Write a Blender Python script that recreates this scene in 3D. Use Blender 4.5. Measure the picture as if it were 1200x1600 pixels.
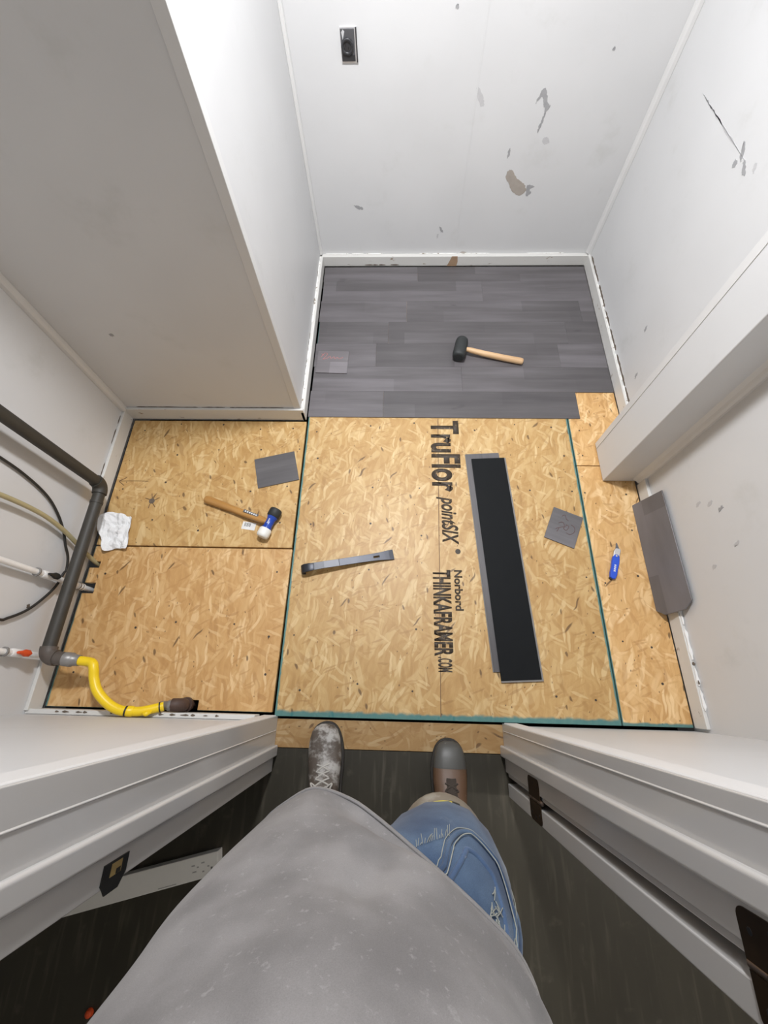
import bpy, bmesh, math, random
from mathutils import Vector, Matrix, noise as mnoise
random.seed(7)
for o in list(bpy.data.objects): bpy.data.objects.remove(o)
sc = bpy.context.scene
COL = sc.collection
R = math.radians
# ------------------------------------------------------------------ camera
F_PX, CAM_H = 652.55, 1.63
cam = bpy.data.cameras.new('camera'); cam_o = bpy.data.objects.new('camera', cam); COL.objects.link(cam_o)
cam.sensor_fit = 'VERTICAL'; cam.sensor_height = 24.0; cam.lens = F_PX/1600*24.0; cam.clip_start = 0.02
cam_o.matrix_world = (Matrix.Translation((0, 0, CAM_H)) @ Matrix.Rotation(0.07546715, 4, 'Z')
                      @ Matrix.Rotation(0.40694783, 4, 'X') @ Matrix.Rotation(-0.05569008, 4, 'Z'))
sc.camera = cam_o
# ------------------------------------------------------------------ world, exposure
w = bpy.data.worlds.new('world'); sc.world = w; w.use_nodes = True
w.node_tree.nodes['Background'].inputs[0].default_value = (1, .97, .93, 1)
w.node_tree.nodes['Background'].inputs[1].default_value = 0.02
sc.view_settings.view_transform = 'Standard'; sc.view_settings.look = 'None'
sc.view_settings.exposure = 0.0; sc.view_settings.gamma = 1.0; sc.view_settings.use_curve_mapping = False
# ceiling bulb of the small room (its fixture is built further down)
LAMP = (-0.02, 1.25, 2.345)
ld = bpy.data.lights.new('ceiling_bulb', 'AREA'); ld.shape = 'DISK'; ld.size = 0.20; ld.energy = 54; ld.color = (.965, .975, 1)
lo = bpy.data.objects.new('ceiling_bulb', ld); COL.objects.link(lo); lo.location = LAMP
# unseen wall lamp, added to light the hall floor right of the photographer
HALL_LIGHT = (1.36, -.33, 1.62)
l2 = bpy.data.lights.new('added_hall_light', 'POINT'); l2.energy = 30; l2.shadow_soft_size = 0.05; l2.color = (1, .93, .80)
lo2 = bpy.data.objects.new('added_hall_light', l2); COL.objects.link(lo2); lo2.location = HALL_LIGHT

# ------------------------------------------------------------------ materials
def nodes_of(name):
    m = bpy.data.materials.new(name); m.use_nodes = True
    nt = m.node_tree
    return m, nt, nt.nodes['Principled BSDF']
def nd(nt, typ, props=None, **inp):
    n = nt.nodes.new(typ)
    for k, v in (props or {}).items(): setattr(n, k, v)
    for k, v in inp.items():
        key = int(k[1:]) if k[0] == 'i' and k[1:].isdigit() else k
        if isinstance(v, bpy.types.NodeSocket): nt.links.new(v, n.inputs[key])
        else: n.inputs[key].default_value = v
    return n
def mixc(nt, fac, a, b, blend='MIX'):
    n = nt.nodes.new('ShaderNodeMix'); n.data_type = 'RGBA'; n.blend_type = blend
    for i, v in ((0, fac), (6, a), (7, b)):
        if isinstance(v, bpy.types.NodeSocket): nt.links.new(v, n.inputs[i])
        else: n.inputs[i].default_value = (*v, 1) if isinstance(v, tuple) and len(v) == 3 else v
    return n.outputs[2]
def mth(nt, op, a, b=0.0, c=None, clamp=False):
    n = nt.nodes.new('ShaderNodeMath'); n.operation = op; n.use_clamp = clamp
    for i, v in ((0, a), (1, b), (2, c)):
        if v is None: continue
        if isinstance(v, bpy.types.NodeSocket): nt.links.new(v, n.inputs[i])
        else: n.inputs[i].default_value = v
    return n.outputs[0]
def ramp(nt, fac, stops):
    n = nt.nodes.new('ShaderNodeValToRGB'); nt.links.new(fac, n.inputs[0])
    els = n.color_ramp.elements
    while len(els) < len(stops): els.new(.5)
    for e, (p, c) in zip(els, stops): e.position = p; e.color = (*c, 1) if len(c) == 3 else c
    return n.outputs[0]
def sstep(nt, v, lo_, hi_):
    n = nt.nodes.new('ShaderNodeMapRange'); n.interpolation_type = 'SMOOTHSTEP'
    nt.links.new(v, n.inputs[0]); n.inputs[1].default_value = lo_; n.inputs[2].default_value = hi_
    return n.outputs[0]
def coords(nt, out='Object'): return nt.nodes.new('ShaderNodeTexCoord').outputs[out]
def mapped(nt, vec, loc=(0,0,0), rot=(0,0,0), scale=(1,1,1), typ='POINT'):
    n = nd(nt, 'ShaderNodeMapping', {'vector_type': typ}, Vector=vec, Location=loc, Rotation=rot, Scale=scale); return n.outputs[0]
def bump(nt, bs, h, strength=.3, dist=.002):
    b = nd(nt, 'ShaderNodeBump', None, Strength=strength, Distance=dist, Height=h); nt.links.new(b.outputs[0], bs.inputs['Normal'])

def plain(name, col, rough=.5, metal=0.0, var=.12, scale=30, bmp=0.0, spec=.5):
    m, nt, bs = nodes_of(name)
    n = nd(nt, 'ShaderNodeTexNoise', None, Vector=coords(nt), Scale=scale, Detail=4.0)
    c = mixc(nt, n.outputs[0], tuple(v*(1-var) for v in col), tuple(min(1, v*(1+var)) for v in col))
    nt.links.new(c, bs.inputs['Base Color'])
    bs.inputs['Roughness'].default_value = rough; bs.inputs['Metallic'].default_value = metal
    bs.inputs['Specular IOR Level'].default_value = spec
    if bmp: bump(nt, bs, n.outputs[0], bmp, .001)
    return m
def dirty(name, col, dirt, lo_=.62, hi_=.75, rough=.45, scale=14, stretch=(1,1,1), bmp=.2):
    m, nt, bs = nodes_of(name)
    v = mapped(nt, coords(nt), scale=stretch)
    n = nd(nt, 'ShaderNodeTexNoise', None, Vector=v, Scale=float(scale), Detail=6.0, Roughness=.65)
    n2 = nd(nt, 'ShaderNodeTexNoise', None, Vector=v, Scale=3.0, Detail=2.0)
    base = mixc(nt, n2.outputs[0], tuple(c*.93 for c in col), tuple(min(1, c*1.05) for c in col))
    c = mixc(nt, sstep(nt, n.outputs[0], lo_, hi_), base, dirt)
    nt.links.new(c, bs.inputs['Base Color']); bs.inputs['Roughness'].default_value = rough
    if bmp: bump(nt, bs, n.outputs[0], bmp, .0015)
    return m

def mat_osb(name, ang, tone=(1,1,1), teal=None, pale=1.0, seed=0.0):
    m, nt, bs = nodes_of(name)
    co = coords(nt)
    def C(r_, g_, b_): return (r_*tone[0], g_*tone[1], b_*tone[2])
    wob = nd(nt, 'ShaderNodeTexNoise', None, Vector=co, Scale=9.0, Detail=2.0)
    off = nd(nt, 'ShaderNodeVectorMath', {'operation': 'MULTIPLY_ADD'}, i0=wob.outputs['Color'], i1=(.05,.05,0), i2=co).outputs[0]
    big = nd(nt, 'ShaderNodeTexNoise', None, Vector=co, Scale=2.4, Detail=5.0, Roughness=.6)
    fine = nd(nt, 'ShaderNodeTexNoise', None, Vector=mapped(nt, off, rot=(0,0,R(ang)), scale=(.09,.018,1), typ='TEXTURE'), Scale=1.0, Detail=4.0, Roughness=.65)
    col = ramp(nt, big.outputs[0], ((.28, C(.47,.265,.093)), (.5, C(.565,.35,.140)), (.72, C(.62,.41,.178))))
    col = mixc(nt, .45, col, ramp(nt, fine.outputs[0], ((.3, C(.42,.235,.082)), (.52, C(.58,.365,.150)), (.75, C(.74,.53,.26)))))
    hgt = fine.outputs[0]
    lay = ((-42,.075,.021,.62,1,.55),(28,.085,.017,.60,1,.6),(-8,.095,.016,.58,1,.75),(14,.07,.012,.64,0,.55),(-24,.06,.011,.66,1,.85),(50,.05,.010,.70,0,.5),(4,.055,.007,.66,1,.9),(-60,.035,.006,.74,0,.6),(70,.04,.008,.74,1,.6))
    for k, (da, sl, sw, th, light, op) in enumerate(lay):
        v = mapped(nt, off, loc=(k*.37+seed, k*.53, 0), rot=(0,0,R(ang+da)), scale=(sl*1.75, sw*1.75, 1), typ='TEXTURE')
        vo = nd(nt, 'ShaderNodeTexVoronoi', {'voronoi_dimensions': '2D'}, Vector=v, Scale=1.0, Randomness=1.0)
        sp = nd(nt, 'ShaderNodeSeparateColor', None, Color=vo.outputs['Color'])
        if light: c = ramp(nt, sp.outputs[0], ((0, C(.60,.385,.160)), (.5, C(.72*pale,.51*pale,.25*pale)), (1, C(.90*pale,.72*pale,.43*pale))))
        else: c = ramp(nt, sp.outputs[0], ((0, C(.33,.165,.052)), (.35, C(.46,.26,.088)), (1, C(.57,.35,.135))))
        grain = nd(nt, 'ShaderNodeTexNoise', None, Vector=mapped(nt, v, scale=(1.2, 6, 1)), Scale=1.5, Detail=2.0)
        c = mixc(nt, mth(nt, 'MULTIPLY', grain.outputs[0], .45), c, C(.50,.30,.12))
        mask = mth(nt, 'MULTIPLY', mth(nt, 'GREATER_THAN', sp.outputs[1], th), sstep(nt, vo.outputs['Distance'], .50, .30))
        mask = mth(nt, 'MULTIPLY', mask, op*.80)
        col = mixc(nt, mask, col, c)
        hgt = mth(nt, 'ADD', mth(nt, 'MULTIPLY', hgt, .8), mth(nt, 'MULTIPLY', mask, sp.outputs[2]))
    for k, (da, sl, sw, th) in enumerate(((20,.036,.013,.988),(-30,.075,.012,.992),(5,.011,.006,.991))):   # bark flecks
        v = mapped(nt, off, loc=(k*.7+seed, .2, 0), rot=(0,0,R(ang+da)), scale=(sl, sw, 1), typ='TEXTURE')
        vo = nd(nt, 'ShaderNodeTexVoronoi', {'voronoi_dimensions': '2D'}, Vector=v, Scale=1.0)
        sp = nd(nt, 'ShaderNodeSeparateColor', None, Color=vo.outputs['Color'])
        mk = mth(nt, 'MULTIPLY', mth(nt, 'GREATER_THAN', sp.outputs[1], th), sstep(nt, vo.outputs['Distance'], .42, .20))
        col = mixc(nt, mth(nt, 'MULTIPLY', mk, .8), col, (.11, .055, .022))
    if teal:   # sprayed edge seal: list of (axis, position, +1/-1 side, width)
        x = nd(nt, 'ShaderNodeSeparateXYZ', None, Vector=co)
        tn = nd(nt, 'ShaderNodeTexNoise', None, Vector=co, Scale=26.0, Detail=3.0)
        tot = None
        for ax, pos, sgn, wd in teal:
            d = mth(nt, 'MULTIPLY', mth(nt, 'SUBTRACT', x.outputs[ax], pos), float(sgn))
            d = mth(nt, 'ADD', d, mth(nt, 'MULTIPLY', mth(nt, 'SUBTRACT', tn.outputs[0], .5), wd*.9))
            k = sstep(nt, d, wd, wd*.5)
            tot = k if tot is None else mth(nt, 'MAXIMUM', tot, k)
        col = mixc(nt, mth(nt, 'MULTIPLY', tot, .88), col, (.025, .19, .20))
    nt.links.new(col, bs.inputs['Base Color'])
    bs.inputs['Roughness'].default_value = .48
    bump(nt, bs, hgt, .22, .0015)
    return m

def mat_plank(name, base=(.100,.092,.095), world=False):
    m, nt, bs = nodes_of(name)
    co = coords(nt)
    rnd = nd(nt, 'ShaderNodeObjectInfo').outputs['Random']
    co2 = nd(nt, 'ShaderNodeVectorMath', {'operation': 'ADD'}, i0=co, i1=nd(nt, 'ShaderNodeCombineXYZ', None, X=mth(nt,'MULTIPLY',rnd,9.0), Y=0.0, Z=mth(nt,'MULTIPLY',rnd,5.0)).outputs[0]).outputs[0]
    br = nd(nt, 'ShaderNodeTexBrick', {'offset': .37, 'squash': 1.0}, Vector=co2, Color1=(0,0,0,1), Color2=(1,1,1,1), Scale=1.0)
    br.inputs['Mortar Size'].default_value = 0; br.inputs['Brick Width'].default_value = .66; br.inputs['Row Height'].default_value = .0755
    br.inputs['Bias'].default_value = 0
    st = nd(nt, 'ShaderNodeTexNoise', None, Vector=mapped(nt, co2, scale=(2.2, 30, 1)), Scale=1.0, Detail=5.0, Roughness=.6)
    st2 = nd(nt, 'ShaderNodeTexNoise', None, Vector=mapped(nt, co2, scale=(1.6, 9, 1)), Scale=1.0, Detail=3.0)
    kn = nd(nt, 'ShaderNodeTexNoise', None, Vector=mapped(nt, co2, scale=(7, 16, 1)), Scale=1.0, Detail=2.0)
    f = mth(nt, 'ADD', mth(nt, 'ADD', mth(nt, 'MULTIPLY', br.outputs[0], .26), .04), mth(nt, 'MULTIPLY', st.outputs[0], .62))
    f = mth(nt, 'ADD', f, mth(nt, 'MULTIPLY', mth(nt,'SUBTRACT',st2.outputs[0],.14), .62))
    f = mth(nt, 'ADD', f, mth(nt, 'MULTIPLY', mth(nt,'SUBTRACT',rnd,.5), .22))
    b = base
    col = ramp(nt, f, ((.30,(b[0]*.60,b[1]*.60,b[2]*.61)),(.64,b),(.95,(b[0]*1.55,b[1]*1.56,b[2]*1.60))))
    col = mixc(nt, mth(nt,'MULTIPLY', sstep(nt, kn.outputs[0], .70, .80), .55), col, tuple(v*.5 for v in b))
    nt.links.new(col, bs.inputs['Base Color'])
    bs.inputs['Roughness'].default_value = .38
    bump(nt, bs, st.outputs[0], .06, .001)
    return m

def mat_vinyl(name):
    m, nt, bs = nodes_of(name)
    co = coords(nt)
    n = nd(nt, 'ShaderNodeTexNoise', None, Vector=mapped(nt, co, scale=(7, 2.4, 1)), Scale=1.0, Detail=4.0)
    s = nd(nt, 'ShaderNodeTexNoise', None, Vector=mapped(nt, co, loc=(3,1,0), scale=(48, 5, 1)), Scale=1.0, Detail=2.0)
    dust = nd(nt, 'ShaderNodeTexNoise', None, Vector=co, Scale=22.0, Detail=6.0)
    x = nd(nt, 'ShaderNodeSeparateXYZ', None, Vector=co)
    col = mixc(nt, n.outputs[0], (.014,.012,.0075), (.048,.042,.029))
    col = mixc(nt, mth(nt,'MULTIPLY',sstep(nt, s.outputs[0], .52, .80), .30), col, (.17,.15,.115))
    col = mixc(nt, mth(nt,'MULTIPLY',sstep(nt, dust.outputs[0], .60, .85), .2), col, (.25,.22,.17))
    nt.links.new(col, bs.inputs['Base Color']); bs.inputs['Roughness'].default_value = .45
    return m

def mat_wood(name, c1, c2, axis=0, rough=.5):
    m, nt, bs = nodes_of(name)
    s = [60, 60, 60]; s[axis] = 5
    n = nd(nt, 'ShaderNodeTexNoise', None, Vector=mapped(nt, coords(nt), scale=tuple(s)), Scale=1.0, Detail=4.0)
    nt.links.new(ramp(nt, n.outputs[0], ((.3, c1), (.7, c2))), bs.inputs['Base Color'])
    bs.inputs['Roughness'].default_value = rough
    return m
def mat_cloth(name, c1, c2, speck, lo_=.66, hi_=.74, scale=55, weave=900, wv=.25):
    m, nt, bs = nodes_of(name)
    co = coords(nt)
    n = nd(nt, 'ShaderNodeTexNoise', None, Vector=co, Scale=float(scale), Detail=5.0, Roughness=.7)
    big = nd(nt, 'ShaderNodeTexNoise', None, Vector=co, Scale=9.0, Detail=3.0)
    wn = nd(nt, 'ShaderNodeTexNoise', None, Vector=co, Scale=float(weave), Detail=1.0)
    c = mixc(nt, sstep(nt, big.outputs[0], .30, .70), c1, c2)
    c = mixc(nt, mth(nt,'MULTIPLY',sstep(nt, n.outputs[0], lo_, hi_), .6), c, speck)
    c = mixc(nt, wv, c, mixc(nt, wn.outputs[0], (.05,.05,.05), (.9,.9,.9)), 'SOFT_LIGHT')
    nt.links.new(c, bs.inputs['Base Color']); bs.inputs['Roughness'].default_value = .9
    bs.inputs['Sheen Weight'].default_value = .15
    bump(nt, bs, wn.outputs[0], .15, .0006)
    return m

M = {}
M['wall'] = dirty('wall_paint', (.635,.635,.635), (.57,.57,.56), .55, .8, rough=.45, scale=5, bmp=.04)
M['trim'] = plain('trim_paint', (.65,.645,.635), .30, var=.03, scale=6)
M['jamb'] = plain('jamb_paint', (.55,.54,.53), .14, var=.03, scale=5)
M['casing'] = plain('casing_paint', (.68,.67,.66), .5, var=.03, scale=5, spec=.3)
M['base'] = dirty('scuffed_baseboard', (.66,.65,.62), (.24,.17,.10), .64, .72, rough=.4, scale=16, stretch=(1,1,2))
M['ceil'] = plain('ceiling_paint', (.5,.5,.5), .8, var=.03)
M['caulk'] = dirty('torn_caulk', (.85,.84,.81), (.22,.16,.10), .56, .64, scale=40)
M['grime'] = plain('grime', (.13,.10,.075), .8, var=.4, scale=90)
M['chip'] = plain('bare_board', (.36,.32,.28), .8, var=.12, scale=60)
M['chipgrey'] = plain('grey_scuff', (.33,.33,.335), .7, var=.15, scale=80)
M['chiplight'] = plain('faint_scuff', (.50,.495,.50), .6, var=.1, scale=80)
M['void'] = plain('void_shade', (.012,.010,.008), 1.0)  # near-black colour stands for the shade inside holes and below the floor
M['osbA'] = mat_osb('strand_board_upper_left', 100, (.89,.86,.77), seed=1.3)
M['osbB'] = mat_osb('strand_board_lower_left', 92, (.95,.87,.80), teal=[(0,-1.255,1,.008),(1,-.080,1,.004)], seed=2.1)
M['osbC'] = mat_osb('strand_board_centre', 80, (.85,.83,.76), teal=[(0,-.421,1,.009),(0,.786,-1,.008),(1,-.089,1,.024)], pale=1.02, seed=3.7)
M['osbD'] = mat_osb('strand_board_right', 75, (1.10,1.04,1.0), teal=[(0,.791,1,.003),(1,-.089,1,.014)], seed=5.2)
M['osbT'] = mat_osb('dirty_threshold_board', 15, (.58,.54,.50), seed=6.6)
M['lvp'] = mat_plank('grey_vinyl_plank')
M['lvploose'] = mat_plank('grey_vinyl_offcut', (.118,.112,.116))
M['lvpback'] = plain('charcoal_plank_backing', (.008,.009,.010), .6, var=.1, scale=20, spec=.12)
M['lvpedge'] = plain('plank_edge', (.20,.19,.18), .5)
M['vinyl'] = mat_vinyl('old_dark_vinyl')
M['ink'] = dirty('stencil_ink', (.050,.036,.024), (.30,.20,.10), .56, .72, rough=.6, scale=60, bmp=0)
M['pencil'] = plain('pencil_mark', (.16,.09,.045), .7)
M['redpen'] = plain('red_marker', (.42,.17,.16), .6)
M['darkpen'] = plain('brown_marker', (.12,.065,.065), .6)
M['screw'] = plain('screw_head', (.05,.035,.025), .5)
M['rubber'] = plain('black_rubber', (.020,.023,.023), .6, var=.2)
M['ash'] = mat_wood('ash_handle', (.50,.30,.15), (.72,.50,.29))
M['hick'] = mat_wood('varnished_hickory', (.36,.17,.045), (.52,.28,.085), rough=.3)
M['blue'] = plain('blue_enamel', (.012,.055,.36), .28)
M['kblue'] = plain('blue_knife_handle', (.012,.075,.55), .3)
M['nylon'] = plain('white_nylon', (.78,.77,.73), .45)
M['steel'] = plain('brushed_steel', (.55,.55,.56), .32, 1.0)
M['darksteel'] = plain('dark_blued_steel', (.045,.047,.055), .40, .7)
M['midsteel'] = plain('mid_grey_steel', (.15,.155,.17), .5, .5)
M['iron'] = plain('dark_grey_pipe', (.040,.036,.029), .55, var=.25, scale=25)
M['ironfit'] = plain('brown_pipe_fitting', (.095,.078,.066), .55, var=.25, scale=40)
M['galv'] = plain('grey_coupling', (.27,.26,.25), .42, .4)
M['rust'] = plain('rusty_brown_fitting', (.065,.036,.026), .6, var=.35, scale=60)
M['yellow'] = plain('yellow_coating', (.86,.60,.010), .38, var=.05)
M['pvc'] = plain('white_pipe', (.82,.81,.79), .35)
M['red'] = plain('red_plastic', (.70,.085,.02), .4)
M['blackplastic'] = plain('black_plastic', (.018,.018,.018), .45)
M['cable'] = plain('black_cable', (.020,.019,.017), .5)
M['tan'] = plain('tan_tube', (.42,.36,.20), .4)
M['paper'] = dirty('smeared_paper', (.82,.82,.82), (.42,.50,.48), .63, .75, rough=.8, scale=18)
M['outlet'] = plain('black_outlet', (.030,.030,.033), .35)
M['outletin'] = plain('outlet_grey', (.085,.085,.09), .4)
M['silver'] = plain('bare_metal_box', (.75,.75,.77), .3, .6)
M['bronze'] = plain('aged_bronze', (.055,.034,.018), .42, .75, var=.3)
M['brass'] = plain('worn_brass', (.55,.40,.17), .45, .5)
M['bronzeedge'] = plain('worn_hinge_knuckle', (.22,.17,.14), .35, .8)
M['carton'] = plain('white_carton', (.72,.71,.70), .6, var=.03)
M['print'] = plain('grey_print', (.12,.12,.12), .7)
M['label'] = plain('white_sticker', (.75,.75,.73), .5)
M['shirt'] = mat_cloth('heather_grey_cotton', (.155,.147,.146), (.250,.238,.236), (.31,.30,.295), .58, .70, scale=95)
M['shirthem'] = mat_cloth('grey_cotton_hem', (.19,.182,.18), (.235,.225,.222), (.30,.29,.28))
M['denim'] = mat_cloth('faded_denim', (.020,.046,.105), (.082,.130,.205), (.20,.24,.28), .62, .8, scale=26, weave=700, wv=.4)
M['denimdark'] = mat_cloth('dark_denim', (.035,.065,.13), (.07,.12,.22), (.2,.25,.3), .66, .8)
M['thread'] = plain('pale_stitching', (.30,.31,.28), .9)
M['bootL'] = dirty('plaster_splashed_leather', (.085,.066,.052), (.36,.345,.325), .42, .58, rough=.6, scale=17, bmp=.5)
M['bootR'] = dirty('brown_work_leather', (.115,.062,.034), (.28,.20,.15), .60, .76, rough=.5, scale=22, bmp=.4)
M['toe'] = dirty('scuffed_toe_cap', (.070,.068,.062), (.45,.45,.43), .64, .74, rough=.45, scale=24, bmp=.3)
M['sole'] = plain('boot_sole', (.03,.026,.022), .8)
M['lace'] = plain('boot_lace', (.05,.038,.03), .9)
M['laceL'] = plain('dusty_lace', (.42,.40,.37), .9)
M['kneepad'] = dirty('tan_knee_pad', (.23,.20,.16), (.33,.31,.27), .5, .7, rough=.7)
M['yellowmark'] = plain('yellow_mark', (.70,.60,.06), .5)
M['skin'] = plain('skin', (.52,.33,.24), .55, var=.06)
M['hair'] = plain('brown_hair', (.06,.04,.028), .7)
M['whitepaint'] = plain('white_lettering', (.75,.75,.75), .5)

# ------------------------------------------------------------------ mesh helpers
def mat4(o): return Matrix.LocRotScale(o.location, o.rotation_euler, o.scale)
def world_of(o):
    m = mat4(o)
    return (world_of(o.parent) @ m) if o.parent else m
class MB:
    def __init__(s): s.v = []; s.f = []; s.sm = []
    def add(s, vs, fs, smooth=False):
        b = len(s.v); s.v += [Vector(v) for v in vs]; s.f += [tuple(i+b for i in f) for f in fs]; s.sm += [smooth]*len(fs); return s
    def box(s, x0, x1, y0, y1, z0, z1):
        return s.add([(x0,y0,z0),(x1,y0,z0),(x1,y1,z0),(x0,y1,z0),(x0,y0,z1),(x1,y0,z1),(x1,y1,z1),(x0,y1,z1)],
                     [(0,3,2,1),(4,5,6,7),(0,1,5,4),(1,2,6,5),(2,3,7,6),(3,0,4,7)])
    def prism(s, poly, z0, z1, mtx=None):
        if sum(a[0]*b[1]-b[0]*a[1] for a, b in zip(poly, poly[1:]+poly[:1])) < 0: poly = poly[::-1]
        n = len(poly); vs = [Vector((x,y,z0)) for x, y in poly]+[Vector((x,y,z1)) for x, y in poly]
        if mtx: vs = [mtx @ v for v in vs]
        return s.add(vs, [tuple(range(n-1,-1,-1)), tuple(range(n,2*n))]+[(i,(i+1)%n,(i+1)%n+n,i+n) for i in range(n)])
    def loft(s, rings, cap0=True, cap1=True, smooth=True, closed=True):
        n = len(rings[0]); b = len(s.v)
        for r in rings: s.v += [Vector(p) for p in r]
        m = n if closed else n-1
        for k in range(len(rings)-1):
            for i in range(m):
                j = (i+1) % n
                s.f.append((b+k*n+i, b+k*n+j, b+(k+1)*n+j, b+(k+1)*n+i)); s.sm.append(smooth)
        if cap0: s.add(rings[0][::-1], [tuple(range(n))])          # caps keep their own vertices so that the sides shade smoothly
        if cap1: s.add(rings[-1], [tuple(range(n))])
        return s
    def tube(s, pts, r, n=12, cap=True, smooth_path=0):
        pts = [Vector(p) for p in pts]
        if smooth_path: pts = catmull(pts, smooth_path)
        rs = r if isinstance(r, (list, tuple)) else [r]*len(pts)
        if len(rs) != len(pts):
            rs = [rs[min(len(rs)-1, int(i/(len(pts)-1)*(len(rs)-1)))]*(1-((i/(len(pts)-1)*(len(rs)-1))%1)) + rs[min(len(rs)-1, int(i/(len(pts)-1)*(len(rs)-1))+1)]*((i/(len(pts)-1)*(len(rs)-1))%1) for i in range(len(pts))]
        t = [(pts[min(i+1,len(pts)-1)]-pts[max(i-1,0)]).normalized() for i in range(len(pts))]
        u = t[0].orthogonal().normalized(); rings = []
        for i, p in enumerate(pts):
            u = (u - t[i]*u.dot(t[i])).normalized(); wv = t[i].cross(u)
            rings.append([p+(u*math.cos(a)+wv*math.sin(a))*rs[i] for a in (2*math.pi*k/n for k in range(n))])
        return s.loft(rings, cap, cap)
    def lathe(s, prof, a, b, n=20):   # prof: (t along a->b in metres, radius)
        a, b = Vector(a), Vector(b); d = (b-a).normalized(); u = d.orthogonal().normalized(); wv = d.cross(u)
        return s.loft([[a+d*t+(u*math.cos(q)+wv*math.sin(q))*max(r, 1e-4) for q in (2*math.pi*k/n for k in range(n))] for t, r in prof])
    def build(s, name, mat, parent=None, bevel=0.0, seg=2, local=False):
        me = bpy.data.meshes.new(name); vs = s.v
        if parent is not None and not local:
            inv = world_of(parent).inverted(); vs = [inv @ v for v in vs]
        me.from_pydata([tuple(v) for v in vs], [], s.f)
        for p, k in zip(me.polygons, s.sm): p.use_smooth = k
        bm = bmesh.new(); bm.from_mesh(me); bmesh.ops.recalc_face_normals(bm, faces=bm.faces); bm.to_mesh(me); bm.free()
        me.materials.append(M[mat] if isinstance(mat, str) else mat)
        o = bpy.data.objects.new(name, me); COL.objects.link(o); o.parent = parent
        if bevel:
            md = o.modifiers.new('bevel', 'BEVEL'); md.width = bevel; md.segments = seg; md.limit_method = 'ANGLE'; md.angle_limit = R(40)
        return o
def catmull(pts, k, closed=False):
    out = []; n = len(pts)
    for i in range(n if closed else n-1):
        p = [pts[(i+d) % n] if closed else pts[min(max(i+d,0),n-1)] for d in (-1,0,1,2)]
        for j in range(k):
            t = j/k
            out.append(.5*((2*p[1])+(p[2]-p[0])*t+(2*p[0]-5*p[1]+4*p[2]-p[3])*t*t+(3*p[1]-p[0]-3*p[2]+p[3])*t**3))
    if not closed: out.append(pts[-1])
    return out
def tag(o, label=None, cat=None, group=None, kind=None):
    if label: o['label'] = label
    if cat: o['category'] = cat
    if group: o['group'] = group
    if kind: o['kind'] = kind
    return o
def thing(name, label, cat, loc=(0,0,0), rz=0.0, group=None, kind=None):
    o = bpy.data.objects.new(name, None); COL.objects.link(o); o.empty_display_size = .05
    o.location = loc; o.rotation_euler = (0,0,rz)
    return tag(o, label, cat, group, kind)
def struct(o, label): return tag(o, label, None, None, 'structure')

# ================================================================== the room shell
XL, XR, YB, YF, YH, ZC = -1.272, 1.042, 2.243, -.100, -.235, 2.40     # left, right, back, door wall (room side / hall side), ceiling
YC, XC = 1.177, -.446                                                  # closet block: front face, side face
JL, JR = -.410, .378                                                   # door opening
wl = struct(MB().box(XL-.1, XL, YF-.06, YC, -.02, ZC).build('wall_left', 'wall'), 'white painted wall behind the grey pipe and white supply lines')
wc = struct(MB().box(XL-.1, XC, YC, YB+.1, -.02, ZC).build('wall_closet', 'wall'), 'boxed-out white wall block projecting beside the grey plank floor')
wb = struct(MB().box(XC, XR+.1, YB, YB+.1, -.02, ZC).build('wall_back', 'wall'), 'white back wall with the black outlet and chipped paint')
wr = struct(MB().box(XR, XR+.1, YF, YB, -.02, ZC).build('wall_right', 'wall'), 'white right wall with dark scratch and scuffs')
XH = 1.9
wd = MB().box(XL-.1, JL-.02, YH, YF, -.02, ZC); wd.box(JR+.02, XR+.1, YH, YF, -.02, ZC); wd.box(JL-.02, JR+.02, YH, YF, 2.05, ZC)
wd.box(-XH, XL-.1, YH, YF, -.02, ZC); wd.box(XR+.1, XH, YH, YF, -.02, ZC)
wd = struct(wd.build('wall_front', 'wall'), 'white wall on both sides of the door opening')
struct(MB().box(XL-.1, XR+.1, YF, YB+.1, ZC, ZC+.1).build('ceiling', 'ceil'), 'plain white ceiling of the small room')
# dim hallway behind the photographer
struct(MB().box(-XH-.1, XH+.1, -1.75, -1.65, -.02, ZC).build('wall_hall_back', 'wall'), 'hallway wall behind the photographer')
struct(MB().box(-XH-.1, -XH, -1.65, YH, -.02, ZC).build('wall_hall_left', 'wall'), 'left end wall of the dim hallway')
struct(MB().box(XH, XH+.1, -1.65, YH, -.02, ZC).build('wall_hall_right', 'wall'), 'right end wall of the dim hallway')
struct(MB().box(-XH-.1, XH+.1, -1.75, YF, ZC, ZC+.1).build('ceiling_hall', 'ceil'), 'hallway ceiling')
# post on the right wall
PX, PY0, PY1 = .889, .859, 1.045
po = thing('trim_1', 'square white boxed post standing out from the right wall', None, (PX, PY0, 0), kind='structure')
MB().box(PX, XR, PY0, PY1, .004, ZC).build('post_body', 'wall', po, .003)
MB().box(PX-.0025, PX, PY1-.028, PY1, .01, ZC).build('edge_strip', 'trim', po, .001)
MB().prism([(XR,PY0),(XR,PY0-.022),(XR-.008,PY0-.021),(XR-.016,PY0-.016),(XR-.021,PY0-.008),(XR-.034,PY0)], .02, ZC).build('corner_strip', 'trim', po)
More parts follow.
